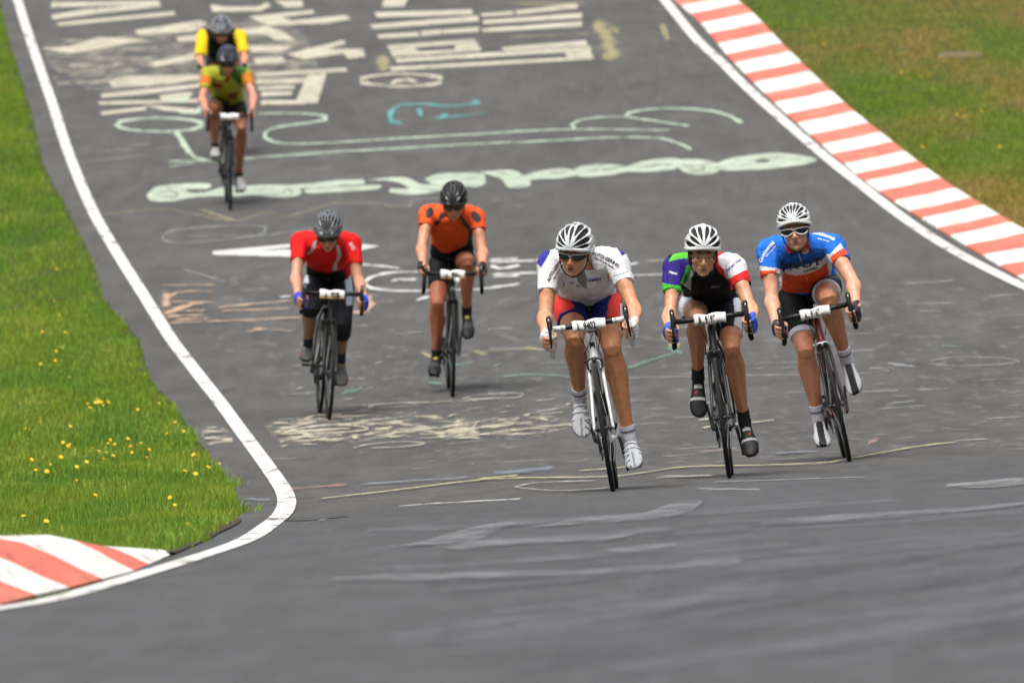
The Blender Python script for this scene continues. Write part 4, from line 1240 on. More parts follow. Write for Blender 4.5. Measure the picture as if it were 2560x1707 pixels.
    part("rear_derailleur", b, [M_blackp])
    b = MB(); b.box(BBC + vec(-0.045, 0.01, 0.115), (0.030, 0.05, 0.022)); b.box(BBC + vec(-0.02, 0.06, 0.13), (0.03, 0.02, 0.03)); part("front_derailleur", b, [M_dark])
    b = MB(); dl = unit(hb - BBC); c1 = BBC + dl * 0.13 + vec(0, -0.045, 0.052); 
    b.loft([c1, c1 + dl * 0.03, c1 + dl * 0.14, c1 + dl * 0.16, c1 + dl * 0.185], [0.034, 0.036, 0.036, 0.026, 0.012], seg=16)
    part("bottle", b, [spec.get("bottle", M_blackp)])
    return root
# ------------------------------------------------------------------ riders
def head_frame(yaw, pitch, roll):
    """columns: person's right, front, up. yaw>0 turns to image left, pitch>0 looks down, roll>0 tips to image left"""
    R = Matrix.Rotation(math.radians(-yaw), 3, 'Z') @ Matrix.Rotation(math.radians(-roll), 3, 'Y') @ Matrix.Rotation(math.radians(pitch), 3, 'X')
    B = Matrix(((-1, 0, 0), (0, -1, 0), (0, 0, 1)))
    return np.array(R @ B)

def helmet_mb(vents, a=0.100, b=0.138, c=0.112, thick=0.007, nt=150, ns=110, bulge=0.006, rim=0.018):
    """shell of meridian ribs running from the brow over the crown to the back, with real openings"""
    th = np.radians(np.linspace(-104, 104, nt)); t = np.linspace(0.02, np.pi - 0.10, ns)
    TH, TT = np.meshgrid(th, t)
    deg = np.degrees(TH); tn = TT / np.pi
    vent = np.zeros_like(TH, bool); prof = np.zeros_like(TH)
    for (c0, w, t0, t1) in vents:
        for sg in ((1,) if c0 == 0 else (1, -1)):
            s = (tn - t0) / (t1 - t0)
            hw = w * np.sin(np.clip(s, 0, 1) * np.pi) ** 0.55
            d = np.abs(deg - sg * c0)
            vent |= (s > 0) & (s < 1) & (d < hw)
            prof = np.maximum(prof, np.where((s > -.1) & (s < 1.1), np.clip(1 - (d - hw) / 6.0, 0, 1), 0))
    r = 1.0 - 0.05 * prof
    X = a * np.sin(TH) * np.sin(TT) * r; Y = b * np.cos(TT) * r; Z = c * np.cos(TH) * np.sin(TT) * r
    low = Z < -0.022
    V = np.stack([X, Y, Z], -1).reshape(-1, 3); F = []
    for i in range(ns - 1):
        for j in range(nt - 1):
            q = ((i, j), (i, j + 1), (i + 1, j + 1), (i + 1, j))
            if any(vent[p] for p in q) or any(low[p] for p in q): continue
            F.append(tuple(p[0] * nt + p[1] for p in q))
    Vi = V * (1 - thick / 0.11)
    n0 = len(V)
    edges = {}
    for f in F:
        for k in range(4):
            e = (f[k], f[(k + 1) % 4]); edges[e] = edges.get(e, 0) + 1
    F2 = list(F) + [tuple(i + n0 for i in f[::-1]) for f in F]
    for (p, q) in edges:
        if (q, p) not in edges: F2.append((q, p, p + n0, q + n0))
    allV = np.vstack([V, Vi]); used = np.zeros(len(allV), bool)
    for f in F2:
        for i in f: used[i] = True
    mp = np.cumsum(used) - 1
    b_ = MB(); b_.add(allV[used], [tuple(mp[i] for i in f) for f in F2])
    return b_

VENT_A = [(0, 7.5, 0.05, 0.40), (0, 7.5, 0.43, 0.60), (21, 8.0, 0.20, 0.62), (42, 9, 0.12, 0.55), (66, 10, 0.04, 0.42), (85, 7, 0.10, 0.36), (60, 5, .50, .75), (25, 5, .68, .88)]
VENT_B = [(15, 8.5, 0.10, 0.43), (17, 8.5, 0.47, 0.64), (38, 8.5, 0.20, 0.54), (59, 8.5, 0.05, 0.35), (61, 7.5, 0.40, 0.66), (84, 8, 0.16, 0.44), (18, 5, .70, .88)]
VENT_C = [(0, 5.2, 0.12, 0.42), (0, 5, 0.50, 0.60), (14.5, 4.8, 0.14, 0.47), (29, 5.2, 0.16, 0.48), (45, 6, 0.14, 0.46), (60, 5, 0.10, 0.28), (62, 4.5, 0.34, 0.5), (80, 5, .12, .36), (20, 3.5, .54, .68)]

def rider(S):
    key = S["key"]; fast = S.get("far", False)
    vs = 0.0075 if fast else 0.0052
    C = ground([S["contact"][0]], [S["contact"][1]])[0]; Yc = C[1]
    yr = Yc + 0.985
    ur, vr = S["rear"]
    xr = (ur - CX) / FPX * yr
    Rr = np.array([xr, yr, float(gz(xr, yr))])
    back = unit(Rr - C)
    ub, vb = S["bar"]
    Bp = np.array(unproj(ub, vb, Yc + 0.11))
    w = Bp - C; w = w - (w @ back) * back; zax = unit(w)
    xax = np.cross(back, zax)
    M = Matrix(((xax[0], back[0], zax[0], C[0]), (xax[1], back[1], zax[1], C[1]), (xax[2], back[2], zax[2], C[2]), (0, 0, 0, 1)))
    Mn = np.array(M); W = lambda p: Mn[:3, :3] @ np.asarray(p, float) + Mn[:3, 3]
    Wi = lambda p: Mn[:3, :3].T @ (np.asarray(p, float) - Mn[:3, 3])
    sc_ = FPX / Yc
    print(key, "contact", C.round(2), "px/m %.0f" % sc_, "bar height %.3f" % np.linalg.norm(Bp - C))
    J = lambda uv, yb: np.array(unproj(uv[0], uv[1], Yc + yb))
    def chain(p, uv, L, sgn, mind=0.03):
        """point seen at uv, at distance L from p; sgn<0 towards the viewer"""
        q = J(uv, p[1] - Yc); d = math.hypot(q[0] - p[0], q[2] - p[2])
        return J(uv, p[1] - Yc + sgn * math.sqrt(max(L * L - d * d, mind * mind)))
    root = bpy.data.objects.new("person", None); scene.collection.objects.link(root)
    rloc = W((0, 0.60, 0)); root.location = Vector(rloc)
    tag(root, S["label"], "person", "cyclists racing down the hill")
    def part(name, V, F, mats, parent=root, cols=None, **kw):
        loc = rloc
        return new_obj(name, V - loc, F, mats, parent=parent, cols=cols, **kw)
    def mbpart(name, mb, mats, parent=root, label=None):
        me = mb.mesh(name, mats); me.transform(Matrix.Translation(-Vector(rloc)))
        o = link(bpy.data.objects.new(name, me), parent)
        if label: o["label"] = label
        return o
    # ---- legs
    hips = {k: J(S["hip"][k], S.get("hipy", 0.84)) for k in "LR"}
    ped = {}; legs = {}
    for k, sx in (("L", -1), ("R", 1)):
        hip = hips[k]; knee = chain(hip, S["knee"][k], 0.43, -1); ank = chain(knee, S["ankle"][k], 0.42, S.get("asgn", {}).get(k, 1), 0.10)
        toe = chain(ank, S["toe"][k], 0.205, -1, 0.05)
        def footaxes(ank, toe, knee):
            t = unit(toe - ank); kk = knee - ank; kk = unit(kk - (kk @ t) * t); al = math.atan2(0.075, 0.19)
            return t * math.cos(al) + kk * math.sin(al), -t * math.sin(al) + kk * math.cos(al)
        s_, n_ = footaxes(ank, toe, knee)
        ball = ank + s_ * 0.115 - n_ * 0.112
        bl = Wi(ball) - BBC; dd_ = np.array([0, bl[1], bl[2]]); L = np.linalg.norm(dd_)
        if "crank" in S:      # crank angle given in degrees: 0 = forward, 90 = up, for the image-left pedal
            a_ = math.radians(S["crank"] + (0 if k == "L" else 180)); pd = BBC + vec(0, -0.1715 * math.cos(a_), 0.1715 * math.sin(a_))
        else:
            pd = BBC + dd_ / L * 0.1715
        tgt = W(pd + vec(bl[0], 0, 0)); sh = tgt - ball
        ua = (math.degrees(math.atan2(bl[2], -bl[1])) + (0 if k == "L" else 180)) % 360
        print("   leg", k, "knee yb %.2f ankle yb %.2f crank r %.2f ang(L) %.0f shift %s" % (knee[1] - Yc, ank[1] - Yc, L, ua, sh.round(3)))
        ank = ank + sh; toe = toe + sh
        # keep the shin 0.40..0.44 long by moving the knee in depth only
        d = knee - ank; d2 = math.hypot(d[0], d[2])
        s_, n_ = footaxes(ank, toe, knee)
        ped[k] = pd; legs[k] = (hip, knee, ank, toe, s_, n_)
    bicycle(S, M, ped)
    # ---- arms
    sh = {k: J(S["shoulder"][k], S.get("shy", 0.40)) for k in "LR"}
    grip = S.get("grip", "drops"); arms = {}
    for k, sx in (("L", -1), ("R", 1)):
        G = W(GRIP[grip] * vec(sx, 1, 1))
        el = chain(sh[k], S["elbow"][k], 0.30, -1, 0.03)
        if grip == "drops":
            ax = unit(W(vec(sx * 0.208, -0.02, 0.86)) - W(vec(sx * 0.211, 0.015, 0.80)))
            pdir = unit(xax * sx * 0.75 + back * 0.65); 
        else:
            ax = unit(-back * 0.93 + zax * 0.30 + xax * sx * 0.1)
            pdir = unit(zax * 0.75 + xax * sx * 0.5 + back * 0.35)
        pdir = unit(pdir - (pdir @ ax) * ax)
        wr = G + pdir * 0.040 - ax * (0.012 if grip == "drops" else 0.055)
        wr = wr + unit(el - wr) * (0.070 if grip == "drops" else 0.045)
        arms[k] = (sh[k], el, wr, G, ax, pdir, sx)
        print("   arm", k, "upper %.2f fore %.2f" % (np.linalg.norm(el - sh[k]), np.linalg.norm(wr - el)), "elbow yb %.2f" % (el[1] - Yc))
    # ---- spine
    Sm = (sh["L"] + sh["R"]) / 2; Hm = (hips["L"] + hips["R"]) / 2
    sdir = unit(unit(sh["R"] - sh["L"]) ); hdir = unit(hips["R"] - hips["L"])
    tdir = unit(Sm - Hm); updir = unit(np.cross(np.cross(tdir, vec(0, 0, 1)), tdir) * 1.0)
    if updir[2] < 0: updir = -updir
    H = J(S["head"], S.get("heady", 0.20)); RH = head_frame(*S["headrot"])
    hw = lambda p: H + RH @ np.asarray(p, float)
    bw = S.get("build", 1.0)
    P = [Hm + vec(0, 0.10, -0.02), Hm + vec(0, 0.05, 0.03), Hm + tdir * 0.10 + updir * 0.03, Hm + tdir * 0.24 + updir * 0.035 * S.get("arch", 1), Hm * 0.35 + Sm * 0.65 + updir * 0.02, Hm * 0.15 + Sm * 0.85 + updir * 0.0, Sm + tdir * 0.02 + updir * 0.002]
    A = np.array([0.120, 0.160, 0.150, 0.140, 0.155, 0.160, 0.110]) * bw
    B = np.array([0.090, 0.115, 0.105, 0.105, 0.115, 0.105, 0.075]) * bw
    SD = [hdir, hdir, hdir, unit(hdir + sdir), sdir, sdir, sdir]
    nb = Sm + tdir * 0.02 + updir * 0.035; skull = hw((0, -0.03, -0.06))
    body = MB()
    body.loft(P, A * 0.86, B * 0.84, SD, 22, sub=4)
    body.loft([Sm - tdir * 0.03, nb, nb * 0.5 + skull * 0.5, skull, hw((0, -0.01, -0.01))], [0.050, 0.054, 0.055, 0.056, 0.055], [0.048, 0.052, 0.056, 0.058, 0.055], sdir, 16, sub=4)
    for k in "LR":
        s0, el, wr, G, ax, pdir, sx = arms[k]
        m = S.get("muscle", 1.0)
        body.loft([Sm * 0.55 + s0 * 0.45 + updir * 0.01, s0, s0 * 0.75 + el * 0.25, s0 * 0.4 + el * 0.6, el, el * 0.72 + wr * 0.28, el * 0.3 + wr * 0.7, wr, wr * 0.5 + (G + pdir * 0.036) * 0.5],
                  np.array([0.045, 0.050, 0.048, 0.044, 0.037, 0.041, 0.031, 0.026, 0.026]) * m, np.array([0.045, 0.050, 0.049, 0.044, 0.038, 0.040, 0.028, 0.021, 0.019]) * m, sdir, 14, sub=4)
        fd_ = unit(wr - el); ud_ = unit(el - s0); fo_ = unit(xax * sx)
        body.loft([el - ud_ * 0.03 + fo_ * 0.018, el + fd_ * 0.05 + fo_ * 0.022, el + fd_ * 0.12 + fo_ * 0.012], np.array([0.018, 0.027, 0.016]) * m, None, sdir, 12, sub=4)
        body.loft([s0 + ud_ * 0.05 - back * 0.014, s0 + ud_ * 0.15 - back * 0.020, s0 + ud_ * 0.24 - back * 0.010], np.array([0.020, 0.036, 0.018]) * m, None, sdir, 12, sub=4)
        body.loft([s0 + ud_ * 0.06 + back * 0.02, s0 + ud_ * 0.14 + back * 0.026, s0 + ud_ * 0.25 + back * 0.012], np.array([0.020, 0.034, 0.018]) * m, None, sdir, 12, sub=4)
        # palm and fingers
        fw = -ax if True else ax
        hz_ = np.cross(ax, pdir); sweep = -sx if grip == "drops" else sx
        perp = unit(np.cross(ax, pdir)); 
        # perp must point forward on the outside for the fingers to close round the front
        front = -back if grip == "drops" else unit(xax * sx)
        if perp @ front < 0: perp = -perp
        rb = 0.027
        pt = lambda ang, r_, h_: G + (pdir * math.cos(math.radians(ang)) + perp * math.sin(math.radians(ang))) * r_ + ax * h_
        pal = [wr, pt(-25, rb + 0.016, -0.006), pt(10, rb + 0.012, -0.002), pt(48, rb + 0.004, 0.0)]
        body.loft(pal, [0.026, 0.038, 0.042, 0.040], [0.019, 0.015, 0.013, 0.010], ax, 14, sub=4)
        for i, (hh, ln, rr_) in enumerate(((-0.034, 215, 0.0078), (-0.012, 235, 0.0088), (0.011, 240, 0.0090), (0.034, 205, 0.0086))):
            if grip == "hoods" and i >= 2: ln -= 40
            an = np.linspace(40, ln, 8)
            rad = np.array([rb + 0.001, rb + 0.004, rb + 0.001, rb + 0.002, rb + 0.001, rb, rb - 0.001, rb - 0.001])
            body.loft([pt(a, r_, hh + 0.002 * math.sin(a * .05 + i)) for a, r_ in zip(an, rad)], np.array([1.1, 1.12, 1.0, 1.05, .95, .95, .9, .6]) * rr_, None, ax, 8, sub=2)
        body.loft([pt(-35, rb + 0.008, 0.018), pt(-70, rb + 0.006, 0.032), pt(-115, rb + 0.001, 0.036), pt(-150, rb - 0.001, 0.030), pt(-165, rb - .001, 0.026)], [0.014, 0.0125, 0.0105, 0.010, 0.006], None, ax, 10, sub=3)
        arms[k] = (s0, el, wr, G, ax, pdir, sx, pt, rb)
    for k in "LR":
        hip, knee, ank, toe, s_, n_ = legs[k]
        m = S.get("muscle", 1.0); sh_d = unit(ank - knee); th_d = unit(knee - hip)
        calf = unit(vec(0, 1, 0) - sh_d * sh_d[1]) ; out = vec(-1 if k == "L" else 1, 0, 0)
        body.loft([hip, hip * 0.75 + knee * 0.25, hip * 0.4 + knee * 0.6, hip * .12 + knee * .88 , knee + unit(knee - hip) * 0.012 + vec(0, 0, 0.0), knee * 0.92 + ank * 0.08 + calf * 0.012],
                  np.array([0.086, 0.084, 0.070, 0.058, 0.052, 0.044]) * m, np.array([0.088, 0.084, 0.072, 0.060, 0.054, 0.046]) * m, hdir, 16, sub=4)
        body.loft([knee - sh_d * 0.02, knee + sh_d * 0.04, knee * 0.72 + ank * 0.28 + calf * 0.018 + out * 0.004, knee * 0.52 + ank * 0.48 + calf * 0.016, knee * 0.22 + ank * 0.78 + calf * 0.006, ank, ank - n_ * 0.03 + s_ * 0.01],
                  np.array([0.046, 0.051, 0.056, 0.050, 0.036, 0.033, 0.032]) * m, np.array([0.046, 0.052, 0.058, 0.053, 0.037, 0.036, 0.036]) * m, hdir, 16, sub=4)
        fw_ = unit(th_d - sh_d * (th_d @ sh_d))
        if S["hem"][k] >= 1.0: fw_ = fw_ * 0.3; out = out * 0.5
        body.ell(knee + fw_ * 0.030 + sh_d * 0.004, (0.030 * m, 0.030 * m, 0.032 * m))
        body.ell(knee - th_d * 0.075 - out * 0.030 + updir * 0.006, np.array([0.036, 0.036, 0.034]) * m)
        body.ell(knee - th_d * 0.10 + out * 0.034 + updir * 0.010, np.array([0.040, 0.040, 0.034]) * m)
        body.ell(knee + sh_d * 0.045 + fw_ * 0.034, np.array([0.018, 0.018, 0.022]) * m)
        for q_, l_ in ((-1, 0.155), (1, 0.125)):
            body.loft([knee + sh_d * (l_ - 0.08) + calf * 0.02 + out * q_ * 0.024, knee + sh_d * l_ + calf * 0.034 + out * q_ * 0.030, knee + sh_d * (l_ + 0.085) + calf * 0.022 + out * q_ * 0.016], np.array([0.014, 0.034, 0.016]) * m, None, hdir, 12, sub=4)
        body.tube([knee + sh_d * 0.05 + fw_ * 0.036, knee + sh_d * 0.2 + fw_ * 0.030 - out * 0.004, ank - sh_d * 0.06 + fw_ * 0.020], 0.016 * m, 10, sub=3)
        for q_ in (-1, 1): body.ell(ank + out * q_ * 0.024, (0.014, 0.014, 0.014))
    # ---- head
    rt, fr_, up_ = RH[:, 0], RH[:, 1], RH[:, 2]
    E = lambda c, r: body.ell(hw(c), r, RH, 18, 12)
    E((0, -0.015, 0.035), (0.074, 0.092, 0.085)); E((0, 0.020, -0.020), (0.060, 0.070, 0.082)); E((0, 0.045, -0.088), (0.036, 0.036, 0.026))
    E((0, 0.070, -0.098), (0.018, 0.014, 0.014))
    for q in (-1, 1):
        E((q * 0.031, 0.010, -0.062), (0.027, 0.052, 0.034)); E((q * 0.040, 0.058, -0.026), (0.024, 0.023, 0.020)); E((q * 0.076, -0.012, -0.010), (0.008, 0.018, 0.030))
        E((q * 0.012, 0.093, -0.040), (0.009, 0.011, 0.008)); E((q * 0.026, 0.078, 0.020), (0.024, 0.012, 0.008))
    body.loft([hw((0, 0.078, 0.015)), hw((0, 0.092, -0.010)), hw((0, 0.106, -0.034)), hw((0, 0.092, -0.044))], [0.009, 0.009, 0.012, 0.010], [0.010, 0.010, 0.010, 0.008], rt, 10, sub=4)
    E((0, 0.083, -0.060), (0.024, 0.012, 0.0065)); E((0, 0.079, -0.075), (0.021, 0.012, 0.0070)); E((0, 0.066, -0.067), (0.034, 0.022, 0.020))
    V, F, NV = remesh(body, vs, 4, 0.5)
    hl = (V - H) @ RH
    sk = np.array(S.get("skin", (0.46, 0.22, 0.125))); skl = np.array(S.get("skin_leg", sk * vec(0.85, 0.76, 0.68)))
    zf = np.clip((Sm[2] - 0.05 - V[:, 2]) / 0.35, 0, 1)[:, None] * (np.minimum.reduce([np.linalg.norm(V - arms[k][j], axis=1) for k in "LR" for j in (1, 2, 3)]) > 0.16)[:, None]
    col = sk * (1 - zf) + skl * zf
    d3 = lambda c, r: np.clip(1.6 - 1.6 * np.linalg.norm((hl - np.array(c)) / np.array(r), axis=1), 0, 1)[:, None]
    mix = lambda col, w_, c: col * (1 - w_) + np.array(c) * w_
    infront = (hl[:, 1] > 0.03)[:, None] & (np.linalg.norm(hl, axis=1) < 0.16)[:, None]
    for q in (-1, 1):
        col = mix(col, 0.45 * d3((q * 0.042, 0.075, -0.034), (0.028, 0.03, 0.024)) * infront, sk * vec(1.15, 0.72, 0.66))
        col = mix(col, 0.9 * d3((q * 0.028, 0.082, 0.024), (0.022, 0.03, 0.006)) * infront, S.get("hair", (0.05, 0.03, 0.02)))
    col = mix(col, 0.4 * d3((0, 0.105, -0.034), (0.016, 0.02, 0.014)) * infront, sk * vec(1.2, 0.75, 0.68))
    col = mix(col, 0.75 * d3((0, 0.09, -0.060), (0.026, 0.03, 0.0085)) * infront, (0.34, 0.12, 0.09))
    col = mix(col, 0.75 * d3((0, 0.09, -0.076), (0.022, 0.03, 0.0085)) * infront, (0.36, 0.13, 0.10))
    mo = S.get("mouth", 0.0035)
    col = mix(col, 1.0 * np.clip(d3((0, 0.09, -0.0675), (0.020, 0.03, mo)) * 1.8, 0, 1) * infront, (0.05, 0.02, 0.015))
    if S.get("stubble"):
        col = mix(col, S["stubble"] * d3((0, 0.06, -0.085), (0.065, 0.08, 0.045)) * infront, sk * vec(0.62, 0.60, 0.62))
    for q in (-1, 1):  # hair showing beside the ears under the helmet
        hz = (np.abs(hl[:, 0] - q * 0.072) < 0.014) & (hl[:, 2] > 0.000) & (hl[:, 2] < 0.07) & (hl[:, 1] < 0.035) & (hl[:, 1] > -0.1)
        col[hz] = S.get("hair", (0.05, 0.03, 0.02))
    hb_ = (hl[:, 1] < -0.05) & (hl[:, 2] > -0.06) & (np.linalg.norm(hl, axis=1) < 0.16); col[hb_] = S.get("hair", (0.05, 0.03, 0.02))
    for k in "LR":     # knees a little redder
        w_ = np.clip(1 - np.linalg.norm(V - legs[k][1], axis=1) / 0.075, 0, 1)[:, None] * 0.35
        col = mix(col, w_, skl * vec(1.15, 0.78, 0.68))
    part("body", V, F, [M_skin], cols=np.c_[col, np.ones(len(col))])
    bodytree = None
    # ---- jersey
    jb = MB(); inf = S.get("inflate", 0.010)
    jP = P[1:]; 
    jb.loft([Hm + tdir * 0.05 + updir * 0.03] + P[2:], np.r_[0.145 * bw, A[2:]] + inf, np.r_[0.108 * bw, B[2:]] + inf, [hdir] + SD[2:], 26, sub=4)
    jb.loft([Sm - tdir * 0.05, nb, nb * 0.72 + skull * 0.28], [0.085, 0.072, 0.064], [0.080, 0.070, 0.064], sdir, 18, sub=3)
    for k in "LR":
        s0, el = arms[k][0], arms[k][1]
        fr = S["sleeve"][k]; e = s0 * (1 - fr) + el * fr; m = S.get("muscle", 1.0)
        bel = S.get("belly", 0)
        jb.loft([Sm * 0.6 + s0 * 0.4 - tdir * 0.03, s0 + (s0 - Sm) * 0.0 , s0 * 0.8 + el * 0.2, s0 * (1 - fr * .6) + el * fr * .6, e],
                np.array([0.075, 0.062, 0.058, 0.055, 0.051]) * m + inf * .6, np.array([0.085, 0.064, 0.060, 0.056, 0.051]) * m + inf * .6, sdir, 18, sub=4)
        jb.loft([Sm * 0.75 + Hm * 0.25 + (s0 - Sm) * 0.55, s0 * 0.85 + Sm * 0.15 - tdir * 0.02, s0], [0.085, 0.075, 0.058], None, sdir, 16, sub=3)
    V, F, NV = remesh(jb, vs if fast else 0.0042, 6, 0.5)
    # cloth folds: long soft creases fanning from the armpits
    fx = (V - Sm) @ sdir; ft = (V - Sm) @ tdir; fu = (V - Sm) @ updir
    fold = np.sin(44 * fx + 34 * np.abs(ft) + 3 * np.sin(25 * ft + 9 * fx)) * 0.0030 + np.sin(85 * ft + 50 * np.abs(fx) + 2.0 * np.sin(30 * fx)) * 0.0022
    ns_ = np.array([noise.noise(Vector(p) * 16) for p in V]); fold = fold * (0.4 + 0.9 * np.abs(ns_) * 2) + ns_ * 0.003
    V = V + NV * fold[:, None]
    u_, v_ = proj(V)
    cj = np.tile(np.array(S["jersey"], float), (len(V), 1))
    for poly, c in S.get("jpoly", []): cj[in_poly(u_, v_, poly)] = c
    jersey = part("jersey", V, F, [M_cloth], cols=np.c_[cj, np.ones(len(cj))])
    jt = BVHTree.FromPolygons([Vector(p) for p in V], [tuple(int(i) for i in f) for f in F])
    for t in S.get("jtext", []): sew_text(t[0], t[1], t[2], t[3], [jt], t[4], jersey, root, bow=t[5] if len(t) > 5 else 0.0)
    for d in S.get("jdisc", []):
        Pp, Fp = disc_grid(*d[:5]); stick(Pp, Fp, [jt], d[5], jersey, root, d[6], off=0.002 if len(d) < 8 else d[7])
    if S.get("zip"):
        (a0, a1) = S["zip"][:2]; n_z = 16; Pz = []; Fz = []
        for i in range(n_z):
            t = i / (n_z - 1); x = a0[0] + (a1[0] - a0[0]) * t; y = a0[1] + (a1[1] - a0[1]) * t; Pz += [(x - S["zip"][3], y), (x + S["zip"][3], y)]
            if i: Fz.append((2 * i - 2, 2 * i - 1, 2 * i + 1, 2 * i))
        stick(Pz, Fz, [jt], S["zip"][2], jersey, root, "zip", off=0.002)
    # ---- shorts
    sb = MB()
    sb.loft(P[:3], A[:3] + np.array([0.006, 0.000, -0.020]), B[:3] + np.array([0.006, -0.008, -0.026]), SD[:3], 24, sub=4)
    for k in "LR":
        hip, knee, ank = legs[k][:3]; fr = S["hem"][k]; m = S.get("muscle", 1.0)
        fr_a = np.linspace(0, min(fr, 1.0), 5)
        rad = np.interp(fr_a, [0, .25, .6, .88, 1.0], [0.090, 0.088, 0.075, 0.063, 0.058]) * m + 0.006
        pts = [hip * (1 - t) + knee * t for t in fr_a]
        if fr > 1.0:
            pts.append(knee + unit(ank - knee) * 0.42 * (fr - 1)); rad = np.r_[rad, 0.056 * m + 0.005]; rad[-2] = 0.062 * m + .004
        sb.loft(pts, rad + (0.012 if fr >= 1.0 else 0), None, hdir, 18, sub=4)
        sb.loft([Hm * .5 + hip * .5, hip * .7 + knee * .3], [0.085, 0.085], [0.1, 0.085], hdir, 14, sub=3)
    V, F, NV = remesh(sb, vs, 4, 0.5)
    u_, v_ = proj(V)
    cs = np.tile(np.array(S.get("shorts", (0.012, 0.013, 0.016)), float), (len(V), 1))
    for poly, c in S.get("spoly", []): cs[in_poly(u_, v_, poly)] = c
    for k in "LR":
        if S.get("band", {}).get(k):
            hip, knee = legs[k][:2]; t = ((V - hip) @ unit(knee - hip)) / np.linalg.norm(knee - hip)
            near = np.linalg.norm(V - (hip + np.outer(t * np.linalg.norm(knee - hip), unit(knee - hip))), axis=1) < 0.12
            f0, c = S["band"][k]; cs[(t > f0) & near] = c
    shorts = part("shorts", V, F, [M_shorts], cols=np.c_[cs, np.ones(len(cs))])
    if S.get("stext"):
        st = BVHTree.FromPolygons([Vector(p) for p in V], [tuple(int(i) for i in f) for f in F])
        for t in S["stext"]: sew_text(t[0], t[1], t[2], t[3], [st], t[4], shorts, root)
    # ---- socks and shoes
    for k in "LR":
        hip, knee, ank, toe, s_, n_ = legs[k]; sh_d = unit(knee - ank); lat = unit(np.cross(s_, n_)); m = S.get("muscle", 1.0)
        sk_h = S.get("sock_h", 0.075)
        b = MB(); b.loft([ank + sh_d * sk_h, ank + sh_d * sk_h * .5, ank, ank - n_ * 0.04 + s_ * 0.01], np.array([0.0385, 0.037, 0.037, 0.036]) * m, np.array([0.041, 0.040, 0.041, 0.045]) * m, hdir, 16, sub=3)
        so_ = mbpart("sock", b, [MS("sock_" + key, S["sock"], 0.85)])
        if S.get("sock_band"):
            b = MB(); q0 = ank + sh_d * sk_h * 0.55; b.loft([q0, q0 + sh_d * 0.009], 0.0392 * m, 0.0425 * m, hdir, 16); mbpart("sock_band", b, [MS("sock_band_" + key, S["sock_band"], 0.8)], so_)
        heel = ank - s_ * 0.050 - n_ * 0.062
        o_ = lambda a_, h_, l_=0.0: heel + s_ * a_ + n_ * h_ + lat * l_
        inw = (lat @ vec(1, 0, 0)) * (1 if k == "L" else -1)      # sign of the inner side
        b = MB()
        b.loft([o_(-0.004, 0.030), o_(0.012, 0.034), o_(0.055, 0.036), o_(0.10, 0.032), o_(0.15, 0.027), o_(0.195, 0.021), o_(0.235, 0.016, 0.006 * inw), o_(0.262, 0.013, 0.008 * inw), o_(0.272, 0.011, 0.008 * inw)],
               [0.016, 0.030, 0.034, 0.036, 0.043, 0.049, 0.044, 0.028, 0.010], [0.020, 0.034, 0.037, 0.034, 0.029, 0.024, 0.018, 0.013, 0.006], lat, 20, sub=4, pw=2.4)
        b.loft([o_(0.045, 0.03), o_(0.048, 0.072), ank + sh_d * 0.012 - s_ * 0.004], [0.035, 0.037, 0.039], [0.045, 0.044, 0.046], lat, 18, sub=3)
        V, F, NV = remesh(b, 0.0042 if not fast else 0.006, 3, 0.5)
        cs = np.tile(np.array(S["shoe"], float), (len(V), 1))
        rel = V - heel; a_ = rel @ s_; h_ = rel @ n_; l_ = rel @ lat * (1 if k == "L" else -1) * np.sign(lat @ vec(-1, 0, 0) or 1) * (1 if k == "L" else 1)
        if S.get("shoe_fn"): S["shoe_fn"](cs, a_, h_, rel @ lat, inw)
        shoe = part("shoe", V, F, [MS_shoe], cols=np.c_[cs, np.ones(len(cs))])
        b = MB(); b.loft([o_(0.0, -0.002), o_(0.02, -0.003), o_(0.07, 0.000), o_(0.12, -0.001), o_(0.18, -0.003), o_(0.235, 0.000), o_(0.262, 0.004)], [0.022, 0.031, 0.030, 0.033, 0.045, 0.040, 0.016], [0.006, 0.007, 0.007, 0.006, 0.007, 0.006, 0.004], lat, 16, sub=3)
        b.box(o_(0.165, -0.014), (0.05, 0.055, 0.016), np.stack([lat, s_, n_], 1))
        mbpart("sole", b, [M_blackp], shoe)
        for (aa, hh_, wd) in ((0.095, 0.066, 0.040), (0.130, 0.058, 0.046), (0.168, 0.047, 0.052)):
            if not S.get("straps"): break
            b = MB(); arc = np.radians(np.linspace(-62, 62, 9))
            pts = [o_(aa, 0.026) + lat * math.sin(t) * (wd + 0.001) + n_ * math.cos(t) * (hh_ - 0.024) for t in arc]
            b.loft(pts, 0.0075, 0.0020, s_, 8, sub=2)
            mbpart("strap", b, [MS("strap_" + key, S["straps"], 0.4)], shoe)
            b = MB(); b.loft([o_(aa + 0.012, 0.026) + lat * math.sin(t) * (wd + 0.0005) + n_ * math.cos(t) * (hh_ - 0.0255) for t in arc], 0.0020, 0.0015, s_, 6, sub=2)
            mbpart("strap_seam", b, [M_blackp], shoe)
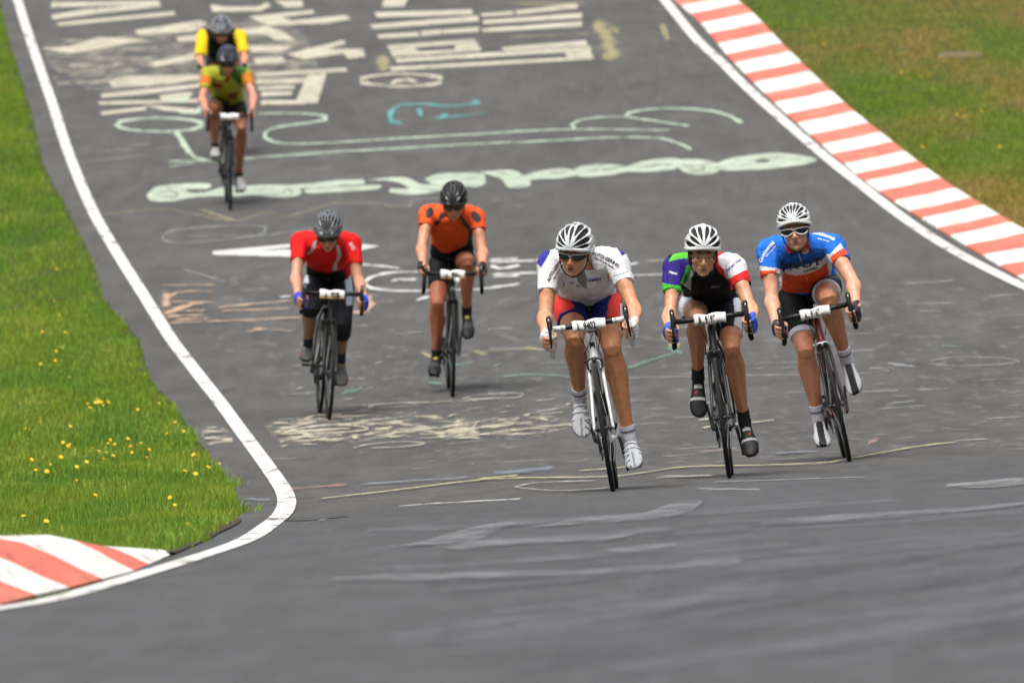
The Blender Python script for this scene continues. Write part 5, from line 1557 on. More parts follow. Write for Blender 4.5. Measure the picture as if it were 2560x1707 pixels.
    # ---- gloves
    if S.get("glove") is not None:
        for k in "LR":
            s0, el, wr, G, ax, pdir, sx, pt, rb = arms[k]
            b = MB(); iw = 0.0035
            b.loft([wr + unit(el - wr) * 0.012, wr, pt(-25, rb + 0.016, -0.006), pt(10, rb + 0.012, -0.002), pt(46, rb + 0.004, 0.0)], np.array([0.027, 0.027, 0.038, 0.043, 0.042]) + iw, np.array([0.022, 0.020, 0.015, 0.013, 0.011]) + iw, ax, 16, sub=4)
            for i, hh in enumerate((-0.034, -0.012, 0.011, 0.034)):
                b.loft([pt(a, rb + 0.003, hh) for a in (38, 58, 80, 96)], np.array([1.15, 1.15, 1.12, 1.1]) * 0.0088 + iw * .8, None, ax, 10, sub=2)
            b.loft([pt(-35, rb + 0.008, 0.018), pt(-62, rb + 0.006, 0.029), pt(-85, rb + 0.004, 0.033)], np.array([0.014, 0.0128, 0.012]) + iw, None, ax, 10, sub=2)
            V, F, NV = remesh(b, 0.004 if not fast else 0.006, 2, 0.5)
            part("glove", V, F, [MS("glove_" + key, S["glove"], 0.7)])
    # ---- helmet
    hc = hw((0, -0.012, S.get("helm_z", 0.048))); Rt = RH @ np.array(Matrix.Rotation(math.radians(S.get("helm_pitch", 2)), 3, 'X'))
    b = helmet_mb(S["vents"], a=S.get("helm_w", 0.102))
    Vh, Fh = b.arrays(); me = new_mesh("helmet", Vh @ Rt.T + hc - rloc, Fh, [MS("helmet_" + key, S["helmet"], 0.22, coat=0.7, var=0.04)])
    bm = bmesh.new(); bm.from_mesh(me); bmesh.ops.recalc_face_normals(bm, faces=bm.faces); bm.to_mesh(me); bm.free(); me.set_sharp_from_angle(angle=math.radians(40))
    helm = link(bpy.data.objects.new("helmet", me), root)
    b = MB(); rr_ = []
    b.ell((0, 0, 0), (0.088, 0.122, 0.097), None, 24, 16); b.V[0][:, 2] = np.maximum(b.V[0][:, 2], -0.008); b.V[0] = b.V[0] @ Rt.T + hc; mbpart("helmet_liner", b, [M_liner], helm)
    b = MB()
    hwp = lambda p: hc + Rt @ np.asarray(p, float)
    ring = [hwp((0.0985 * math.sin(t), 0.134 * math.cos(t), -0.024 + 0.019 * math.cos(t) ** 2 * (1 if math.cos(t) > 0 else 0.2))) for t in np.linspace(0, 2 * np.pi, 33)]
    b.loft(ring, 0.009, 0.0058, Rt[:, 2], 10); mbpart("helmet_rim", b, [MS("helmet_rim_" + key, S.get("rimcol", S["helmet"]), 0.3)], helm)
    b = MB()
    for q in (-1, 1):
        b.tube([hw((q * 0.078, 0.030, 0.045)), hw((q * 0.077, 0.022, -0.010)), hw((q * 0.068, 0.028, -0.060)), hw((q * 0.040, 0.040, -0.105)), hw((0, 0.045, -0.122))], 0.0036, 6, sub=4)
        b.tube([hw((q * 0.078, -0.05, 0.02)), hw((q * 0.075, 0.0, -0.040))], 0.0032, 6)
    mbpart("chin_strap", b, [M_blackp], helm)
    # ---- glasses / eyes
    g = S.get("glasses")
    if g in ("shield", "white"):
        b = MB()
        for q in (-1, 1):
            arc = np.radians(np.linspace(6, 62, 9)) * q
            c_ = [hw((0.083 * math.sin(t) , 0.014 + 0.083 * math.cos(t) * 0.98, -0.004 + 0.004 * abs(t))) for t in arc]
            hgt = np.array([0.006, 0.015, 0.018, 0.019, 0.019, 0.018, 0.016, 0.013, 0.007])
            b.loft(c_, 0.0022, hgt, fr_, 12, sub=2)
        gl = mbpart("sunglasses", b, [M_lens])
        b = MB(); arc = np.radians(np.linspace(-66, 66, 17)); fz = 0.016 if g == "shield" else 0.016
        fm = MS("glasses_frame_" + key, S.get("frame_col", WHITE), 0.3)
        b.loft([hw((0.086 * math.sin(t), 0.014 + 0.086 * math.cos(t), -0.002 + (0.016 if g == "white" else 0.015) - 0.010 * math.exp(-(t / 0.10) ** 2))) for t in arc], 0.0030, 0.0036, fr_, 8, sub=2)
        if g == "white":
            for q in (-1, 1):
                b.loft([hw((0.086 * math.sin(t) * q, 0.014 + 0.086 * math.cos(t), -0.006 - 0.018 * math.sin((t - 0.08) / 1.02 * math.pi) ** 0.7)) for t in np.linspace(0.085, 1.09, 10)], 0.0030, 0.0034, fr_, 8, sub=2)
        for q in (-1, 1): b.tube([hw((q * 0.079, 0.045, 0.010)), hw((q * 0.081, -0.01, 0.008))], 0.0035, 6)
        mbpart("glasses_frame", b, [fm], gl)
    else:
        for q in (-1, 1):
            b = MB(); bi = MB()
            b.ell(hw((q * 0.030, 0.0715, -0.004)), (0.0115, 0.0125, 0.0048), RH); bi.ell(hw((q * 0.030, 0.0825, -0.004)), (0.0050, 0.003, 0.0042), RH)
            ey = mbpart("eye", b, [MS("eye_white", (0.34, 0.31, 0.28), 0.3)]); mbpart("iris", bi, [MS("iris", (0.04, 0.03, 0.025), 0.2)], ey)
        b = MB()
        for q in (-1, 1):
            pts = [hw((q * 0.032 + 0.024 * math.cos(t), 0.097 - 0.10 * abs(q * 0.032 + 0.024 * math.cos(t)) ** 1.2, -0.006 + 0.0155 * math.sin(t))) for t in np.linspace(0, 2 * np.pi, 19)]
            b.loft(pts, 0.0012, None, fr_, 6)
            b.tube([hw((q * 0.056, 0.090, 0.002)), hw((q * 0.078, 0.0, 0.004))], 0.0016, 6)
        b.tube([hw((-0.009, 0.097, 0.0)), hw((0.009, 0.097, 0.0))], 0.0018, 6)
        mbpart("eyeglasses", b, [MS("glasses_wire", (0.06, 0.05, 0.045), 0.3, 0.5)])
        b = MB()
        for i in range(14):
            x = -0.035 + 0.07 * i / 13; b.tube([hw((x, 0.078, 0.058)), hw((x * 1.05 + 0.003 * math.sin(i * 2.3), 0.088, 0.042 + 0.006 * math.sin(i * 1.7)))], 0.0018, 5)
        mbpart("hair", b, [MS("hair_" + key, S.get("hair", (0.05, 0.03, 0.02)), 0.6)])
    return root

MS_shoe = cloth_mat("shoe_leather", 0.38, 0.05)
M_liner = MS("helmet_liner", (0.014, 0.014, 0.015), 0.8)
def Z(ox, oy, k): return lambda pts: [(ox + x / k, oy + y / k) for x, y in pts]
W_ = (0.74, 0.74, 0.76)
M_tblack = MS("black_lettering", (0.015, 0.015, 0.018), 0.7); M_twhite = MS("white_lettering", (0.78, 0.78, 0.80), 0.7)
M_tblue = MS("blue_lettering", (0.06, 0.07, 0.30), 0.7); M_tred = MS("red_lettering", (0.5, 0.04, 0.05), 0.7); M_tgrey = MS("grey_panel", (0.25, 0.25, 0.26), 0.7)

def shoe_silver(cs, a, h, l, inw):
    s = (np.abs(((a * 1.0 + h * 1.4) * 42) % 1 - 0.5) < 0.12) & (l * inw > 0.018) & (h > 0.004); cs[s] = (0.03, 0.03, 0.03)
    cs[(a > 0.17) & (np.abs(l) < 0.006) & (h > 0.02)] = (0.30, 0.30, 0.30)
def shoe_black(cs, a, h, l, inw):
    cs[(np.abs(a - 0.170) < 0.008) & (h > 0.018)] = (0.5, 0.5, 0.5)
    cs[(np.abs(a - 0.100) < 0.010) & (h > 0.045) & (np.abs(l) < 0.022)] = (0.45, 0.46, 0.44)
    cs[(np.abs(a - 0.135) < 0.006) & (h > 0.035) & (l * inw < -0.004) & (l * inw > -0.018)] = (0.55, 0.03, 0.03)
def shoe_bw(cs, a, h, l, inw):
    cs[(np.abs(l) < 0.020) & (h > 0.022) & (a > 0.04)] = (0.015, 0.015, 0.016); cs[(a > 0.235) & (np.abs(l) < 0.022)] = (0.015, 0.015, 0.016)
def shoe_grey(cs, a, h, l, inw):
    cs[(l * inw < -0.036) & (h > 0.005)] = (0.20, 0.04, 0.035); cs[(a < 0.10) & (h > 0.055)] = (0.30, 0.26, 0.10)
def shoe_yel(cs, a, h, l, inw):
    cs[(np.abs(a - 0.105) < 0.012) & (h > 0.04) & (np.abs(l) < 0.016)] = (0.40, 0.36, 0.05); cs[(np.abs(a - 0.17) < 0.02) & (h > 0.025)] = (0.06, 0.06, 0.07)

A1 = Z(1300, 520, 4.3556); B1 = Z(1300, 860, 4.125)
A2 = Z(1620, 530, 4.481); A3 = Z(1860, 480, 4.356); A4 = Z(700, 500, 5.408); A5 = Z(1010, 430, 5.408); A6 = Z(460, 20, 5.809)
g_ = (0.05, 0.38, 0.05); vi = (0.035, 0.02, 0.20); mar = (0.05, 0.015, 0.02); red = (0.72, 0.03, 0.03)
bl3 = (0.02, 0.17, 0.72); dk3 = (0.015, 0.09, 0.40); or3 = (0.80, 0.085, 0.025)
riders = [
 dict(key="a", label="rider in a white lettered jersey with blue and red shorts, nearest the camera", contact=(1533, 1228), rear=(1541, 1222), bar=(1473, 816),
      bike_label="white road bicycle with numbered plate R 9402 under the rider in white",
      shoulder=dict(L=(1375, 657), R=(1536, 650)), elbow=dict(L=(1364, 785), R=(1582, 765)), hip=dict(L=(1425, 757), R=(1509, 747)), knee=dict(L=(1436, 846), R=(1529, 868)),
      ankle=dict(L=(1448, 985), R=(1568, 1056)), toe=dict(L=(1455, 1083), R=(1583, 1132)), head=(1437, 632), headrot=(14, 14, -4), shy=0.38,
      sleeve=dict(L=0.58, R=0.52), hem=dict(L=0.60, R=0.62), skin=(0.62, 0.30, 0.165), skin_leg=(0.52, 0.225, 0.105), build=1.0, muscle=1.0, mouth=0.007,
      jersey=W_, jpoly=[(A1([(350, 380), (325, 490), (250, 615), (225, 650), (180, 600), (250, 380)]), (0.04, 0.04, 0.30)), (A1([(945, 345), (1060, 440), (1110, 520), (1150, 500), (1050, 360), (960, 330)]), (0.04, 0.04, 0.30)),
                        (A1([(608, 740), (640, 700), (700, 660), (728, 760), (730, 885), (680, 860), (635, 810)]), (0.26, 0.26, 0.27)), (A1([(535, 700), (600, 730), (610, 750), (545, 750)]), (0.6, 0.03, 0.02)), (A1([(660, 690), (700, 650), (705, 670), (680, 700)]), (0.6, 0.03, 0.02)),
                        (A1([(955, 710), (968, 715), (965, 760), (972, 800), (960, 805), (950, 760)]), (0.5, 0.03, 0.05)), (A1([(468, 810), (482, 812), (485, 850), (470, 870), (462, 865), (474, 845)]), (0.5, 0.03, 0.05)),
                        (A1([(1010, 735), (1170, 690), (1172, 700), (1015, 748)]), (0.30, 0.32, 0.45)), (A1([(230, 868), (410, 872), (410, 882), (230, 880)]), (0.25, 0.25, 0.28))],
      jtext=[("AUTO-GERING", A1([(775, 500)])[0], A1([(1070, 650)])[0], 8.5, M_tblack, 3.0), ("Alles Gute fur Radler", A1([(800, 545)])[0], A1([(1020, 668)])[0], 4.5, M_tblack, 2.0),
             ("AUTO-GERING", A1([(318, 808)])[0], A1([(470, 560)])[0], 8.0, M_tblack, 2.0), ("Alles Gute fur Radler", A1([(368, 785)])[0], A1([(490, 600)])[0], 4.0, M_tblack, 1.0),
             ("Gefeld", A1([(735, 805)])[0], A1([(880, 790)])[0], 8.5, M_tblue), ("CERVO", A1([(725, 678)])[0], A1([(830, 675)])[0], 5.0, M_tred), ("Or", A1([(545, 830)])[0], A1([(590, 830)])[0], 7, M_tblue), ("PR", A1([(615, 860)])[0], A1([(655, 860)])[0], 5, M_tblack)],
      shorts=(0.018, 0.018, 0.17), spoly=[(A1([(380, 930), (450, 940), (540, 990), (600, 1080), (560, 1100), (430, 1150), (390, 1300), (350, 1200)]), (0.78, 0.05, 0.04)), (A1([(1015, 925), (1060, 905), (1130, 1010), (1150, 1260), (940, 1280), (948, 1150), (965, 1030)]), (0.78, 0.05, 0.04)),
                                       (A1([(1092, 1040), (1140, 1040), (1150, 1220), (1092, 1190)]), (0.7, 0.7, 0.72))],
      sock=(0.66, 0.62, 0.70), sock_band=(0.10, 0.10, 0.14), sock_h=0.070, shoe=(0.60, 0.63, 0.66), straps=(0.62, 0.65, 0.68), shoe_fn=shoe_silver, glove=(0.62, 0.62, 0.66), hair=(0.04, 0.025, 0.02),
      vents=VENT_A, helmet=(0.68, 0.71, 0.71), glasses="shield", frame_col=(0.55, 0.58, 0.62), stubble=0.25,
      frame=(0.74, 0.74, 0.74), tape_white=True, plate_text=[("R", -0.064, -0.050), ("9402", -0.030, 0.036)], emblem=M_ink, brake=M_dark, bottle=M_blackp),
 dict(key="b", label="rider with clear glasses in a black, green, blue and red jersey, between two white-helmeted riders", contact=(1824, 1195), rear=(1829, 1188), bar=(1776, 804),
      bike_label="black road bicycle with numbered plate B 9197 under the bespectacled rider",
      shoulder=dict(L=(1687, 663), R=(1835, 661)), elbow=dict(L=(1676, 779), R=(1873, 763)), hip=dict(L=(1736, 765), R=(1815, 757)), knee=dict(L=(1741, 795), R=(1829, 868)),
      ankle=dict(L=(1744, 936), R=(1860, 1040)), toe=dict(L=(1745, 1038), R=(1878, 1120)), head=(1757, 636), headrot=(-2, 12, 0), shy=0.38, helm_z=0.058,
      sleeve=dict(L=0.60, R=0.52), hem=dict(L=0.52, R=0.72), skin=(0.62, 0.32, 0.19), skin_leg=(0.52, 0.225, 0.110), build=0.92, muscle=0.93,
      jersey=(0.010, 0.010, 0.011), jpoly=[(A2([(150, 460), (250, 530), (450, 520), (475, 600), (430, 640), (400, 720), (365, 790), (360, 835), (150, 820)]), vi),
                             (A2([(240, 530), (290, 460), (440, 440), (460, 515), (330, 530), (230, 560)]), (0.10, 0.50, 0.05)), (A2([(150, 795), (370, 828), (390, 950), (150, 930)]), (0.06, 0.42, 0.05)),
                             (A2([(435, 600), (490, 590), (480, 660), (450, 760), (400, 825), (362, 795), (405, 700)]), g_), (A2([(490, 600), (535, 650), (485, 740), (480, 880), (440, 850), (395, 822), (450, 760), (480, 660)]), (0.55, 0.55, 0.55)),
                             (A2([(280, 470), (420, 350), (445, 445), (310, 460)]), mar), (A2([(780, 330), (900, 395), (780, 430)]), mar),
                             (A2([(760, 430), (900, 390), (980, 460), (880, 480), (800, 500), (800, 580), (860, 640), (885, 740), (815, 700), (745, 590)]), red),
                             (A2([(785, 495), (880, 448), (980, 455), (1090, 520), (1170, 680), (905, 770), (870, 740), (850, 640), (795, 585)]), (0.72, 0.71, 0.76)),
                             (A2([(893, 752), (1080, 655), (1170, 640), (1170, 760), (930, 880)]), red)],
      jtext=[("rad am ring", A2([(885, 668)])[0], A2([(1040, 535)])[0], 6.5, M_tblue), ("racc", A2([(235, 680)])[0], A2([(325, 705)])[0], 7, M_twhite), ("MAC", A2([(705, 850)])[0], A2([(800, 850)])[0], 5, M_tgrey)],
      spoly=[(A2([(340, 870), (440, 880), (530, 1030), (440, 1080), (405, 1170), (330, 1180)]), (0.66, 0.66, 0.72)), (A2([(955, 960), (1040, 960), (1060, 1420), (945, 1370), (975, 1180)]), (0.66, 0.66, 0.72))],
      sock=(0.010, 0.010, 0.011), sock_h=0.085, shoe=(0.018, 0.018, 0.019), shoe_fn=shoe_black, glove=(0.03, 0.10, 0.50), hair=(0.035, 0.025, 0.018),
      vents=VENT_B, helmet=(0.74, 0.74, 0.74), glasses="wire", frame=(0.022, 0.023, 0.026), plate_text=[("B", -0.064, -0.050), ("9197", -0.028, 0.030)], crank_col=1),
 dict(key="c", label="rider in a bright blue, white and orange jersey with white sunglasses, rightmost of all", contact=(2124, 1153), rear=(2112, 1146), bar=(2037, 779),
      bike_label="dark red and black road bicycle with numbered plate A 9167, rightmost of all",
      shoulder=dict(L=(1922, 625), R=(2076, 611)), elbow=dict(L=(1930, 745), R=(2130, 702)), hip=dict(L=(1985, 735), R=(2062, 715)), knee=dict(L=(2013, 872), R=(2070, 748)),
      ankle=dict(L=(2045, 1042), R=(2112, 880)), toe=dict(L=(2058, 1112), R=(2137, 968)), head=(1988, 577), headrot=(6, 2, 8), shy=0.40,
      sleeve=dict(L=0.56, R=0.50), hem=dict(L=0.80, R=0.62), skin=(0.66, 0.34, 0.22), skin_leg=(0.58, 0.255, 0.145), build=1.04, muscle=1.06, stubble=0.4,
      jersey=bl3, jpoly=[(A3([(400, 640), (480, 670), (700, 620), (900, 620), (930, 680), (850, 745), (700, 790), (560, 830), (430, 850), (350, 820)]), dk3),
                         (A3([(330, 822), (430, 850), (560, 830), (700, 790), (850, 742), (910, 670), (950, 700), (960, 800), (920, 1100), (300, 1100)]), (0.70, 0.70, 0.74)),
                         (A3([(425, 878), (560, 912), (700, 890), (820, 840), (900, 765), (915, 830), (930, 1100), (400, 1100)]), or3),
                         (A3([(100, 795), (350, 832), (350, 865), (100, 862)]), (0.70, 0.70, 0.74)), (A3([(100, 860), (355, 852), (360, 940), (100, 950)]), or3),
                         (A3([(925, 688), (1050, 555), (1080, 612), (945, 705)]), (0.70, 0.70, 0.74)), (A3([(940, 704), (1075, 612), (1140, 660), (960, 780)]), or3),
                         (A3([(440, 555), (470, 668), (650, 640), (720, 610), (700, 470), (650, 560), (560, 630), (490, 600)]), or3)],
      jtext=[("Continental", A3([(190, 775)])[0], A3([(335, 555)])[0], 9.0, M_twhite, 4.0), ("Continental", A3([(735, 455)])[0], A3([(980, 530)])[0], 8.5, M_twhite, 3.0), ("on tour", A3([(240, 710)])[0], A3([(350, 590)])[0], 4, M_twhite), ("on tour", A3([(800, 510)])[0], A3([(935, 548)])[0], 4, M_twhite),
             ("PIVOT", A3([(420, 868)])[0], A3([(850, 790)])[0], 18, M_tblack), ("cycles", A3([(650, 878)])[0], A3([(800, 835)])[0], 7, M_tblack)],
      zip=(A3([(590, 660)])[0], A3([(705, 1005)])[0], MS("zip_white", (0.6, 0.6, 0.6), 0.5), 0.7),
      spoly=[(A3([(840, 880), (940, 850), (1080, 900), (1080, 960), (1000, 940), (900, 950), (830, 990)]), (0.06, 0.06, 0.065))], band=dict(R=(0.56, (0.66, 0.70, 0.80)), L=(0.72, (0.64, 0.66, 0.74))),
      sock=(0.66, 0.63, 0.72), sock_band=(0.12, 0.12, 0.15), sock_h=0.085, shoe=(0.66, 0.66, 0.68), shoe_fn=shoe_bw, glove=(0.02, 0.02, 0.03), hair=(0.10, 0.04, 0.02),
      vents=VENT_C, helmet=(0.74, 0.76, 0.76), glasses="white", frame_col=(0.72, 0.72, 0.72), helm_z=0.052, frame=(0.16, 0.012, 0.016), fork=(0.02, 0.02, 0.022), plate_text=[("A", -0.064, -0.050), ("9167", -0.028, 0.030)], brake=M_steel, helm_pitch=4),
 dict(key="d", label="rider with head bowed in a red jersey, black knee-length shorts and blue gloves", contact=(821, 1049), rear=(799, 1029), bar=(829, 739),
      bike_label="black road bicycle with a white number plate under the rider in red",
      shoulder=dict(L=(750, 602), R=(878, 603)), elbow=dict(L=(740, 690), R=(895, 700)), hip=dict(L=(797, 705), R=(849, 705)), knee=dict(L=(776, 768), R=(853, 812)),
      ankle=dict(L=(771, 878), R=(850, 913)), toe=dict(L=(765, 918), R=(853, 972)), head=(820, 583), headrot=(4, 34, 0), shy=0.40, heady=0.22,
      sleeve=dict(L=0.58, R=0.62), hem=dict(L=1.04, R=1.22), skin=(0.58, 0.28, 0.18), skin_leg=(0.38, 0.20, 0.11), muscle=0.98,
      jersey=(0.70, 0.012, 0.012), jpoly=[(A4([(330, 862), (420, 925), (520, 972), (600, 990), (720, 972), (870, 935), (1000, 1300), (250, 1300)]), (0.012, 0.012, 0.014)), (A4([(320, 340), (410, 270), (470, 300), (470, 348)]), W_), (A4([(850, 300), (940, 340), (980, 400), (850, 375)]), W_),
                        (A4([(450, 560), (497, 550), (480, 640), (400, 735), (355, 745), (415, 670)]), (0.6, 0.6, 0.64)), (A4([(755, 600), (800, 620), (835, 750), (765, 860), (775, 950), (700, 960), (735, 860), (785, 770)]), (0.6, 0.6, 0.64))],
      jtext=[("SC", A4([(930, 590)])[0], A4([(990, 680)])[0], 8, M_twhite)],
      spoly=[(A4([(280, 890), (350, 870), (395, 1110), (310, 1180), (270, 1150)]), (0.55, 0.58, 0.66)), (A4([(860, 930), (950, 940), (990, 1240), (980, 1420), (900, 1430), (890, 1200)]), (0.50, 0.54, 0.66))],
      sock=(0.02, 0.025, 0.06), sock_h=0.11, shoe=(0.09, 0.09, 0.088), shoe_fn=shoe_grey, glove=(0.02, 0.06, 0.62),
      vents=VENT_C, helmet=(0.11, 0.12, 0.13), glasses="shield", frame_col=(0.02, 0.02, 0.02), frame=(0.02, 0.021, 0.022), plate_text=[("A", -0.05, -0.036), ("9238", -0.010, 0.05)], plate_edge=MS("plate_border", (0.45, 0.22, 0.06), 0.6)),
 dict(key="e", label="rider in an orange jersey with round black sleeve patches and black gloves", contact=(1131, 991), rear=(1121, 970), bar=(1131, 683),
      bike_label="black road bicycle with a small white lamp under the rider in orange", grip="hoods",
      shoulder=dict(L=(1070, 534), R=(1188, 538)), elbow=dict(L=(1055, 616), R=(1205, 627)), hip=dict(L=(1104, 655), R=(1156, 655)), knee=dict(L=(1094, 757), R=(1168, 652)),
      ankle=dict(L=(1091, 890), R=(1167, 772)), toe=dict(L=(1085, 943), R=(1171, 838)), head=(1135, 507), headrot=(4, 30, 0), shy=0.42, heady=0.24,
      sleeve=dict(L=0.42, R=0.45), hem=dict(L=0.62, R=0.52), skin=(0.62, 0.29, 0.17), skin_leg=(0.50, 0.17, 0.09),
      jersey=(0.82, 0.10, 0.02), jpoly=[(A5([(300, 930), (430, 1010), (500, 1085), (600, 1095), (720, 1050), (840, 990), (930, 890), (1000, 1300), (250, 1300)]), (0.012, 0.012, 0.014)), (A5([(340, 420), (440, 340), (540, 380), (545, 415)]), (0.14, 0.14, 0.2)), (A5([(830, 440), (870, 370), (970, 440)]), (0.14, 0.14, 0.2)),
                        (A5([(505, 540), (558, 560), (485, 700), (420, 730), (395, 690), (470, 650)]), (0.05, 0.05, 0.07)), (A5([(745, 590), (800, 600), (850, 690), (915, 750), (885, 790), (800, 720)]), (0.05, 0.05, 0.07)),
                        (A5([(200, 685), (380, 735), (380, 765), (200, 715)]), (0.06, 0.015, 0.015)), (A5([(900, 770), (1090, 735), (1090, 765), (920, 815)]), (0.06, 0.015, 0.015)), (A5([(880, 760), (930, 800), (930, 920), (840, 990), (870, 880)]), (0.05, 0.05, 0.07))],
      jdisc=[(*A5([(345, 550)])[0], 9.5, 14, 0.3, M_tblack, "sleeve_patch"), (*A5([(972, 605)])[0], 10, 15.5, -0.65, M_tblack, "sleeve_patch")],
      sock=(0.014, 0.014, 0.015), sock_h=0.05, shoe=(0.018, 0.018, 0.02), shoe_fn=shoe_yel, glove=(0.012, 0.012, 0.014),
      vents=VENT_A, helmet=(0.030, 0.032, 0.036), glasses="shield", frame_col=(0.02, 0.02, 0.02), frame=(0.02, 0.021, 0.022), emblem=MS("badge", (0.6, 0.6, 0.6), 0.4), plate_text=[("A", -0.05, -0.036), ("9061", -0.010, 0.05)], plate_edge=MS("plate_border", (0.45, 0.22, 0.06), 0.6), headlamp=True),
 dict(key="f", label="rider in a yellow and green jersey with orange sleeves, far up the hill", contact=(575, 525), rear=(566, 499), bar=(573, 294), far=True,
      bike_label="black road bicycle under the rider in yellow and green, far up the track", grip="hoods",
      shoulder=dict(L=(520, 184), R=(612, 185)), elbow=dict(L=(506, 246), R=(633, 240)), hip=dict(L=(550, 264), R=(590, 264)), knee=dict(L=(530, 272), R=(604, 320)),
      ankle=dict(L=(538, 374), R=(598, 418)), toe=dict(L=(538, 402), R=(606, 455)), head=(569, 155), headrot=(0, 26, 0), shy=0.42, heady=0.24,
      sleeve=dict(L=0.66, R=0.55), hem=dict(L=0.50, R=0.60), skin=(0.58, 0.26, 0.17), skin_leg=(0.38, 0.15, 0.08), muscle=1.0,
      jersey=(0.36, 0.37, 0.03), jpoly=[(A6([(730, 800), (930, 800), (900, 950), (850, 1130), (760, 1080), (700, 1000)]), (0.05, 0.14, 0.02)), (A6([(200, 960), (380, 1000), (380, 1100), (200, 1100)]), (0.62, 0.16, 0.02)), (A6([(840, 960), (980, 930), (1020, 1100), (840, 1120)]), (0.62, 0.20, 0.02)),
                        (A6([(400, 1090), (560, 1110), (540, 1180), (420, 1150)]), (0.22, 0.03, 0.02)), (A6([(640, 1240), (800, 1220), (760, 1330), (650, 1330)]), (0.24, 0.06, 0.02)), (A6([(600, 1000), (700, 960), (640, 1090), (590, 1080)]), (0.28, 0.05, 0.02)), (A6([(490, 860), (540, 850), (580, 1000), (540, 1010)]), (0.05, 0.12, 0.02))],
      sock=(0.014, 0.014, 0.02), sock_h=0.05, shoe=(0.45, 0.45, 0.44), glove=None, vents=VENT_C, helmet=(0.035, 0.038, 0.065), glasses="shield", frame_col=(0.02, 0.02, 0.02), frame=(0.03, 0.03, 0.032), plate_text=[], emblem=MS("badge", (0.6, 0.6, 0.6), 0.4)),
 dict(key="g", label="rider in a black vest with bright yellow sleeves, farthest up the hill and mostly hidden", contact=(562, 400), rear=(556, 378), bar=(556, 172), far=True,
      bike_label="black road bicycle hidden behind the rider in yellow and green", grip="hoods", plate=False,
      shoulder=dict(L=(508, 90), R=(600, 90)), elbow=dict(L=(500, 146), R=(611, 142)), hip=dict(L=(538, 150), R=(575, 150)), knee=dict(L=(535, 190), R=(585, 165)),
      ankle=dict(L=(540, 290), R=(585, 250)), toe=dict(L=(540, 320), R=(588, 290)), head=(554, 78), headrot=(3, 30, 0), shy=0.42, heady=0.24,
      sleeve=dict(L=0.92, R=0.88), hem=dict(L=0.6, R=0.6), skin=(0.58, 0.26, 0.17), skin_leg=(0.38, 0.15, 0.08),
      jersey=(0.012, 0.012, 0.014), jpoly=[(A6([(150, 300), (260, 310), (310, 330), (350, 450), (340, 700), (100, 700)]), (0.80, 0.55, 0.01)), (A6([(950, 300), (860, 300), (760, 290), (725, 400), (760, 600), (790, 700), (980, 700)]), (0.80, 0.55, 0.01))],
      sock=(0.4, 0.4, 0.4), sock_h=0.05, shoe=(0.1, 0.1, 0.1), glove=(0.02, 0.02, 0.025), vents=VENT_A, helmet=(0.30, 0.32, 0.36), glasses="shield", frame_col=(0.02, 0.02, 0.02), frame=(0.02, 0.02, 0.022), plate_text=[]),
]
import time as _t
for S in riders:
    t0 = _t.time(); rider(S); print(S["key"], "built in %.1fs" % (_t.time() - t0))
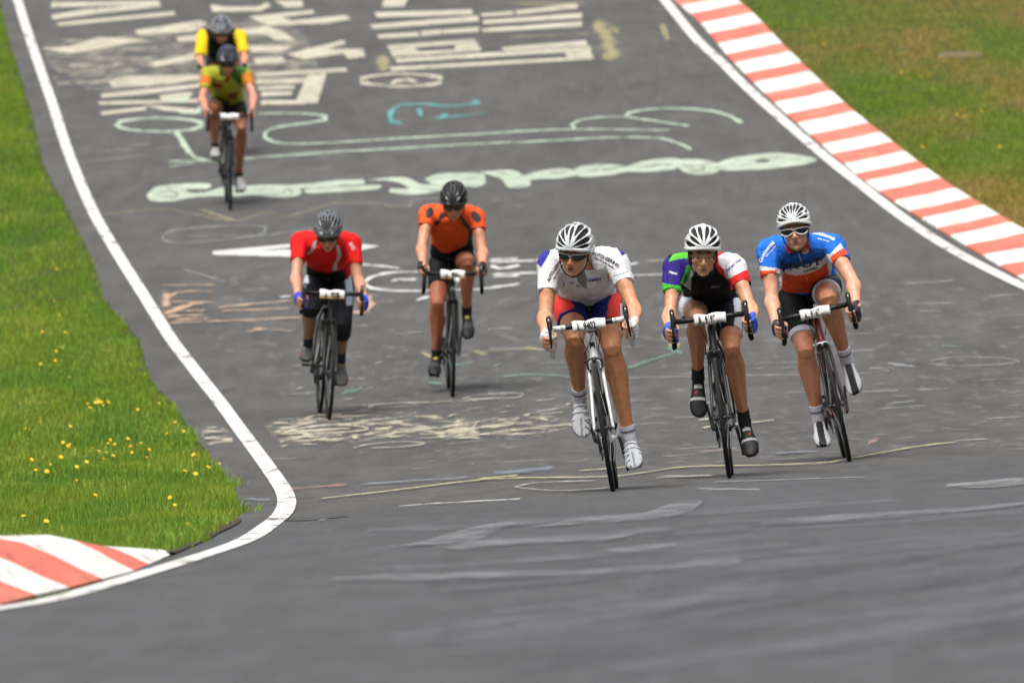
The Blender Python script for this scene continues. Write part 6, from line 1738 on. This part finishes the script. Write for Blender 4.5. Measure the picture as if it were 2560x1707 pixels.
# ------------------------------------------------------------------ dandelions in the verges
M_fl = MS("dandelion_yellow", (0.80, 0.52, 0.02), 0.6); M_stem = MS("flower_stem", (0.10, 0.17, 0.03), 0.6)
fb = MB(); fb.tube([(0, 0, -0.055), (0.004, 0, -0.02), (0, 0, 0)], 0.0014, 5, mi=1, sub=2); fb.ell((0, 0, 0.003), (0.010, 0.010, 0.007), nu=12, nv=6, mi=0)
for i in range(14):
    a = i * 2 * math.pi / 14; fb.loft([(0.006 * math.cos(a), 0.006 * math.sin(a), 0.004), (0.0145 * math.cos(a), 0.0145 * math.sin(a), 0.006 + 0.003 * (i % 2))], [0.004, 0.002], [0.0015, 0.001], (-math.sin(a), math.cos(a), 0), 6)
fmesh = fb.mesh("dandelion", [M_fl, M_stem])
fl = [(475, 990), (483, 992), (497, 1019), (505, 1020), (470, 1019), (480, 1012), (442, 1048), (430, 1020), (485, 1018), (529, 1020), (675, 1049), (780, 1010), (125, 1131), (345, 1130), (858, 1109), (900, 1153), (818, 1180), (310, 1218),
      (343, 1213), (330, 1237), (367, 1233), (540, 1196), (530, 1212), (565, 1216), (520, 1251), (482, 1249), (455, 1232), (640, 1235), (648, 1254), (626, 1200), (692, 1208), (732, 1240), (720, 1274), (248, 1313), (298, 1294), (153, 1306),
      (176, 1349), (229, 1365), (375, 1340), (424, 1312), (507, 1305), (554, 1282), (950, 1285), (1019, 1338), (1075, 1311), (905, 1365), (958, 1379), (465, 1480), (377, 1401), (278, 355), (265, 503), (291, 569), (208, 664), (318, 660), (305, 733), (277, 757), (200, 831), (270, 803), (341, 880), (834, 1490), (856, 1523)]
pts = [(x * 1100 / 2156.0, 500 + y * 1100 / 2156.0) for x, y in fl] + [(59, 1308), (469, 1329), (115, 1325)]
rf = random.Random(4)
for (u, v) in pts:
    g0 = ground([u], [v + 8])[0]
    o = bpy.data.objects.new("dandelion", fmesh); scene.collection.objects.link(o)
    s = rf.uniform(0.6, 1.15)
    o.location = (g0[0], g0[1], float(gz(g0[0], g0[1])) + 0.055 * s + 0.004); o.scale = (s, s, s); o.rotation_euler = (rf.uniform(0.2, 1.0), rf.uniform(-.5, .5), rf.uniform(-.6, .6))
    tag(o, "small yellow dandelion flower growing in the bright green left verge", "flower", "dandelions in the left verge")
for (x, y) in [(1790, 345), (1880, 365), (1915, 360), (2040, 540), (2060, 520), (2075, 550), (2155, 525), (1885, 690), (1975, 697), (2260, 937), (1430, 215), (2240, 690), (1820, 380)]:
    u, v = 1280 + x / 1.8375, y / 1.8375
    g0 = ground([u], [v + 6])[0]
    o = bpy.data.objects.new("dandelion", fmesh); scene.collection.objects.link(o)
    o.location = (g0[0], g0[1], float(gz(g0[0], g0[1])) + 0.05); o.rotation_euler = (rf.uniform(0.3, 0.9), 0, rf.uniform(0, 6)); o.scale = (1.2,) * 3
    tag(o, "small yellow dandelion flower growing in the dry right verge", "flower", "dandelions in the right verge")
# bare brown patch in the right verge and soil at the tip of the left kerb
